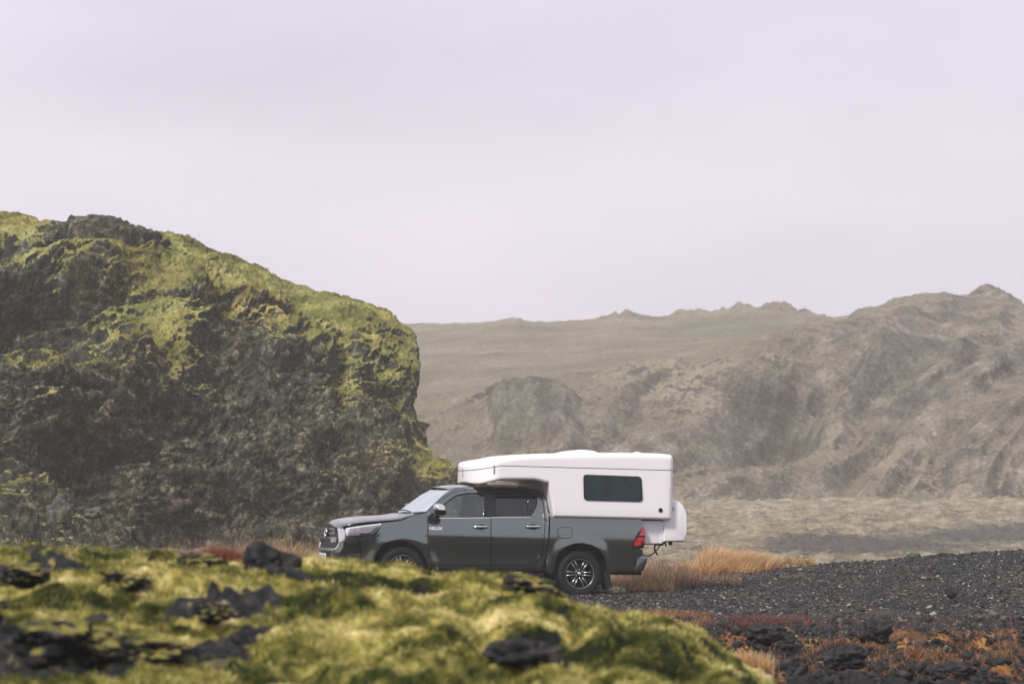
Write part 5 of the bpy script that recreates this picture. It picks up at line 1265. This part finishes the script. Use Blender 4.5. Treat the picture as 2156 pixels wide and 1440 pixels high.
for px_, py_, Y_, sx_, sz_, mm_, lb_, sd_, sh_ in R: rock('rock', px_, py_, Y_, sx_, sz_, m_ml if Y_ < 14 and sd_ not in (5, 8, 15) else mm_, lb_, seed=sd_, shear=sh_, rough=.6 if Y_ < 26 else .4)

def blades(name, base, hts, lean, width, m, seg=4, kind='stuff', label=None, cat=None, curl=.35, parent=None):
    """base (n,3), hts (n), lean (n,2) horizontal tip offset per height"""
    n = len(base); t = np.linspace(0, 1, seg + 1)
    ang = rng.uniform(0, math.pi, n); wx, wy = np.cos(ang) * width, np.sin(ang) * width
    pts = np.zeros((n, seg + 1, 3)); pts[..., 0] = base[:, 0, None] + lean[:, 0, None] * hts[:, None] * t ** 1.8; pts[..., 1] = base[:, 1, None] + lean[:, 1, None] * hts[:, None] * t ** 1.8
    L_ = np.hypot(lean[:, 0], lean[:, 1]); pts[..., 2] = base[:, 2, None] + hts[:, None] * (t - curl * L_[:, None] * t ** 2.5)
    wf_ = (1 - t ** 2 * .85)
    off = np.stack([wx[:, None] * wf_, wy[:, None] * wf_, np.zeros((n, seg + 1))], -1)
    V = np.stack([pts - off, pts + off], 2).reshape(n, -1, 3)
    q = np.array([[2 * k, 2 * k + 1, 2 * k + 3, 2 * k + 2] for k in range(seg)])
    Fc = (q[None] + (np.arange(n) * (2 * seg + 2))[:, None, None]).reshape(-1)
    me = np_mesh(name, V.reshape(-1, 3), Fc, 4); attr(me, 'shade', np.repeat(rng.rand(n), 2 * seg + 2)); attr(me, 'h', np.tile(np.repeat(t, 2), n))
    o = link(name, me, m, parent)
    return tag(o, label, cat, kind=kind)
def blade_mat(name, low, high, var=.5):
    m, t, b = mat(name); s = attr_node(t, 'shade'); h = attr_node(t, 'h')
    a = ramp(t, [(0, tuple(v * (1 - var) for v in low)), (1, low)], s); c = ramp(t, [(0, tuple(v * (1 - var) for v in high)), (1, high)], s)
    t.links.new(mixc(t, h, a, c), b.inputs['Base Color']); b.inputs['Roughness'].default_value = .7
    tl = t.nodes.new('ShaderNodeBsdfTranslucent'); t.links.new(mixc(t, h, a, c), tl.inputs[0]); mx_ = t.nodes.new('ShaderNodeMixShader'); mx_.inputs[0].default_value = .3
    t.links.new(b.outputs[0], mx_.inputs[1]); t.links.new(tl.outputs[0], mx_.inputs[2]); t.links.new(mx_.outputs[0], t.nodes['Material Output'].inputs['Surface']); return m
M_STRAW = blade_mat('blond_grass', (.62, .28, .09), (.90, .68, .40), .6); M_BROWN = blade_mat('brown_grass', (.12, .07, .04), (.62, .40, .24), .85); M_OR = blade_mat('orange_grass', (.50, .21, .07), (.88, .62, .30), .65); M_GOLD = blade_mat('golden_leaf', (.30, .14, .03), (.80, .45, .06))
M_RUST = blade_mat('rust_growth', (.20, .085, .04), (.48, .27, .13), .7); M_YEL = blade_mat('yellow_moss', (.25, .24, .04), (.55, .52, .14), .4); M_RED = blade_mat('red_plant', (.16, .045, .025), (.36, .12, .07)); M_TWIG = blade_mat('dark_twig', (.03, .02, .015), (.10, .06, .04)); M_REDBR = blade_mat('russet_shrub', (.10, .035, .025), (.26, .12, .09))
def tuft(name, px0, px1, Y0, Y1, n, h0, h1, lean_mu, width, m, label, cat, hprof=None, kind=None, seg=4, spread=.35):
    p = rng.uniform(px0, px1, n); y = rng.uniform(Y0, Y1, n); x = (p - 1078) / F * y; z = gz(x, y) - .02
    hh = rng.uniform(h0, h1, n) * (np.interp(p, hprof[0], hprof[1]) if hprof else 1); l = rng.normal(0, spread, (n, 2)) + np.array([lean_mu, 0])
    return blades(name, np.stack([x, y, z], -1), hh, l, width, m, seg, kind, label, cat)
# brown weeds beside and behind the truck tail, blond tussocks and golden plants on the crest of the gravel bank
tuft('brown_weeds', 1240, 1475, 43.5, 50, 5200, .12, .52, .05, .004, M_BROWN, None, None, ([1240, 1300, 1380, 1440, 1475], [.45, .62, 1, .8, .3]), 'stuff')
tuft('brown_weeds', 1262, 1420, 42.5, 47, 2600, .05, .24, .1, .004, M_OR, None, None, None, 'stuff')
tuft('brown_weeds', 1420, 1560, 43.5, 47.5, 1600, .04, .14, .1, .004, M_BROWN, None, None, None, 'stuff')
def tussock(px, hw, Y, n, h, m, label, nm='grass_tussock'):
    p = px + hw * rng.normal(0, .5, n); y = Y + rng.normal(0, .35, n); x = (p - 1078) / F * y; z = gz(x, y) - .02
    d = (p - px) / hw; hh = h * rng.uniform(.55, 1.0, n) * np.exp(-np.clip(np.abs(d) - .3, 0, 9) ** 2 * 1.2)
    l = np.stack([.75 * d * .6 + .45 + rng.normal(0, .38, n), rng.normal(0, .4, n)], -1)
    return blades(nm, np.stack([x, y, z], -1), hh * 1.25 * rng.uniform(.6, 1.15, n), l, .0042, m, 5, None, label, 'grass tuft')
for px_, hw_, Y_, n_, h_, m_, lb_ in ((1445, 30, 49.6, 2600, .30, M_OR, 'orange grass tuft nearest the truck tail'), (1497, 34, 49.9, 4200, .56, M_STRAW, 'tallest blond grass tussock with arching tips on the gravel crest'),
                                 (1498, 30, 49.3, 3200, .34, M_OR, 'orange base of dead stems in front of the tallest blond tussock'), (1560, 40, 49.9, 3400, .46, M_STRAW, 'pale feathery grass tussock in the middle of the crest row'), (1560, 36, 49.3, 2600, .24, M_OR, 'low orange grass tuft in front of the pale feathery tussock'),
                                 (1612, 30, 49.9, 2000, .34, M_STRAW, 'thin pale grass tuft just left of the golden leafed plants')):
    tussock(px_, hw_, Y_, n_, h_, m_, lb_)
def leafy(px, hw, Y, h, n, nl, ls, ms, ml, label, cat='plant', name='leafy_plant'):
    p = px + hw * rng.uniform(-1, 1, n); y = Y + rng.uniform(-.15, .15, n); x = (p - 1078) / F * y; z = gz(x, y) - .02
    root = bpy.data.objects.new(name, None); COL.objects.link(root); bx, by = (px - 1078) / F * Y, Y; bz = float(gz(bx, by)); root.location = (bx, by, bz); tag(root, label, cat)
    base = np.stack([x, y, z], -1) - np.array([bx, by, bz]); hh = h * rng.uniform(.5, 1, n); l = rng.normal(0, .35, (n, 2))
    blades('stems', base, hh, l, .003, M_TWIG, 4, None, None, None, 0., root)
    k = rng.randint(0, n, nl); t = rng.uniform(.35, 1, nl); c = base[k] + np.stack([l[k, 0] * hh[k] * t ** 1.8, l[k, 1] * hh[k] * t ** 1.8, hh[k] * t], -1) + rng.normal(0, .012, (nl, 3))
    a = rng.normal(size=(nl, 3)); a /= np.linalg.norm(a, axis=1, keepdims=True); b = np.cross(a, rng.normal(size=(nl, 3))); b /= np.linalg.norm(b, axis=1, keepdims=True)
    s = ls * rng.uniform(.6, 1.2, nl)[:, None]; V = np.stack([c - a * s, c + b * s * .55, c + a * s, c - b * s * .55], 1).reshape(-1, 3)
    me = np_mesh('leaves', V, np.arange(nl * 4), 4); attr(me, 'shade', np.repeat(rng.rand(nl), 4)); attr(me, 'h', np.repeat(rng.rand(nl), 4)); link('leaves', me, ml, root)
leafy(1663, 22, 49.8, .30, 40, 420, .020, None, M_GOLD, 'golden leafed plant beside the thin pale grass tuft'); leafy(1697, 14, 49.6, .24, 30, 260, .020, None, M_GOLD, 'golden leafed plant at the right end of the crest row')
leafy(1625, 36, 29.5, .20, 160, 900, .014, None, M_REDBR, 'dull red shrub on the gravel right of the moss mound', 'shrub', 'low_shrub'); leafy(1440, 60, 31, .10, 160, 700, .012, None, M_REDBR, 'low russet growth along the right edge of the moss mound', 'shrub', 'low_shrub')
# dry grass at the cliff foot, left of the truck nose
p = rng.uniform(300, 760, 7000); y = rng.uniform(50, 57, 7000); x = (p - 1078) / F * y; z = gz(x, y) - .03
lift = P(500, 1168, 52.)[2]
gzz = np.maximum(z, -.1)
blades('dry_grass', np.stack([x, y, gzz], -1), rng.uniform(.35, 1.0, 7000) * np.interp(p, [300, 380, 560, 640, 760], [.55, .75, 1.0, .8, .55]), rng.normal(0, .4, (7000, 2)) + np.array([.25, 0]), .005, M_BROWN, 4, 'stuff')
blades('dry_grass', np.stack([x, y, gzz], -1)[:2600], rng.uniform(.35, .98, 2600) * np.interp(p[:2600], [300, 380, 560, 640, 760], [.2, .5, 1.0, .8, .5]), rng.normal(0, .4, (2600, 2)) + np.array([.5, 0]), .005, M_STRAW, 4, 'stuff')
# red and orange plants on the mound, out of focus
def mound_pt(px, py):
    d = (FGpx - px) ** 2 + (FGpy - py) ** 2; k = np.unravel_index(np.argmin(d + (FG[..., 1] > 14.6) * 1e6), d.shape); return FG[k]
def blob_plant(px, py, hw, n, h, m, label, name='shrub', cat='shrub', w_=.003):
    q = mound_pt(px, py); xs_ = q[0] + rng.normal(0, .45, n) * hw; ys = q[1] + rng.normal(0, .1, n); hh = h * rng.uniform(.4, 1, n) * np.exp(-((xs_ - q[0]) / hw) ** 2 * .8)
    base = np.stack([xs_, ys, np.full(n, q[2] - .03)], -1)
    return blades(name, base, hh, rng.normal(0, .5, (n, 2)), w_, m, 4, None, label, cat)
blob_plant(462, 1168, .17, 1500, .10, M_RED, 'blurred red plant on the mound crest above the jagged dark rock')
q = P(1578, 1412, 17.6); n = 3600
blades('shrub', q + np.stack([rng.normal(0, .055, n), rng.normal(0, .08, n), np.full(n, -.12)], -1), rng.uniform(.10, .30, n), rng.normal(0, .35, (n, 2)) + np.array([-.15, 0]), .004, M_OR, 4, None, 'orange tuft at the right foot of the moss mound', 'grass tuft')
# rust and yellow ground growth among the rubble
for px0, px1, Y0, Y1, n, hh, m_ in ((1860, 2180, 26.8, 29, 14000, .10, M_RUST), (1900, 2200, 23, 24.6, 12000, .11, M_RUST), (1690, 1780, 27.2, 27.8, 2200, .08, M_YEL), (1960, 2160, 24.4, 25.2, 4000, .10, M_YEL), (1270, 1490, 30, 34.5, 12000, .10, M_RUST), (1540, 1700, 29.5, 33, 7000, .11, M_REDBR), (1600, 1900, 22.2, 26, 7000, .09, M_RUST), (1500, 1640, 20.4, 22.6, 5000, .10, M_OR), (1300, 2200, 21, 34, 16000, .06, M_REDBR), (1640, 2200, 21.5, 27, 8000, .08, M_RUST)):
    p = rng.uniform(px0, px1, n); y = rng.uniform(Y0, Y1, n); x = (p - 1078) / F * y; k = noise(np.stack([x * 1.6, y * 1.2, x * 0], -1)) > -.04; x, y = x[k], y[k]
    blades('ground_cover', np.stack([x, y, gz(x, y) - .01], -1), rng.uniform(.3, 1, len(x)) * hh * 1.5, rng.normal(0, .6, (len(x), 2)), .005, m_, 3, 'stuff')
# ---------------------------------------------------------------- haze
bm = bmesh.new(); bmesh.ops.create_cube(bm, size=1.0)
bmesh.ops.scale(bm, vec=(1840, 1240, 46), verts=bm.verts); bmesh.ops.translate(bm, vec=(0, 310, 17.5), verts=bm.verts)
me = bpy.data.meshes.new('haze'); bm.to_mesh(me); bm.free()
m, t_, b_ = mat('haze'); t_.nodes.remove(b_)
pv = t_.nodes.new('ShaderNodeVolumePrincipled'); pv.inputs['Density'].default_value = .0009
pv.inputs['Color'].default_value = (.95, .92, .92, 1)
t_.links.new(pv.outputs[0], t_.nodes['Material Output'].inputs['Volume'])
hz_o = tag(link('haze', me, m, smooth=False), kind='stuff');
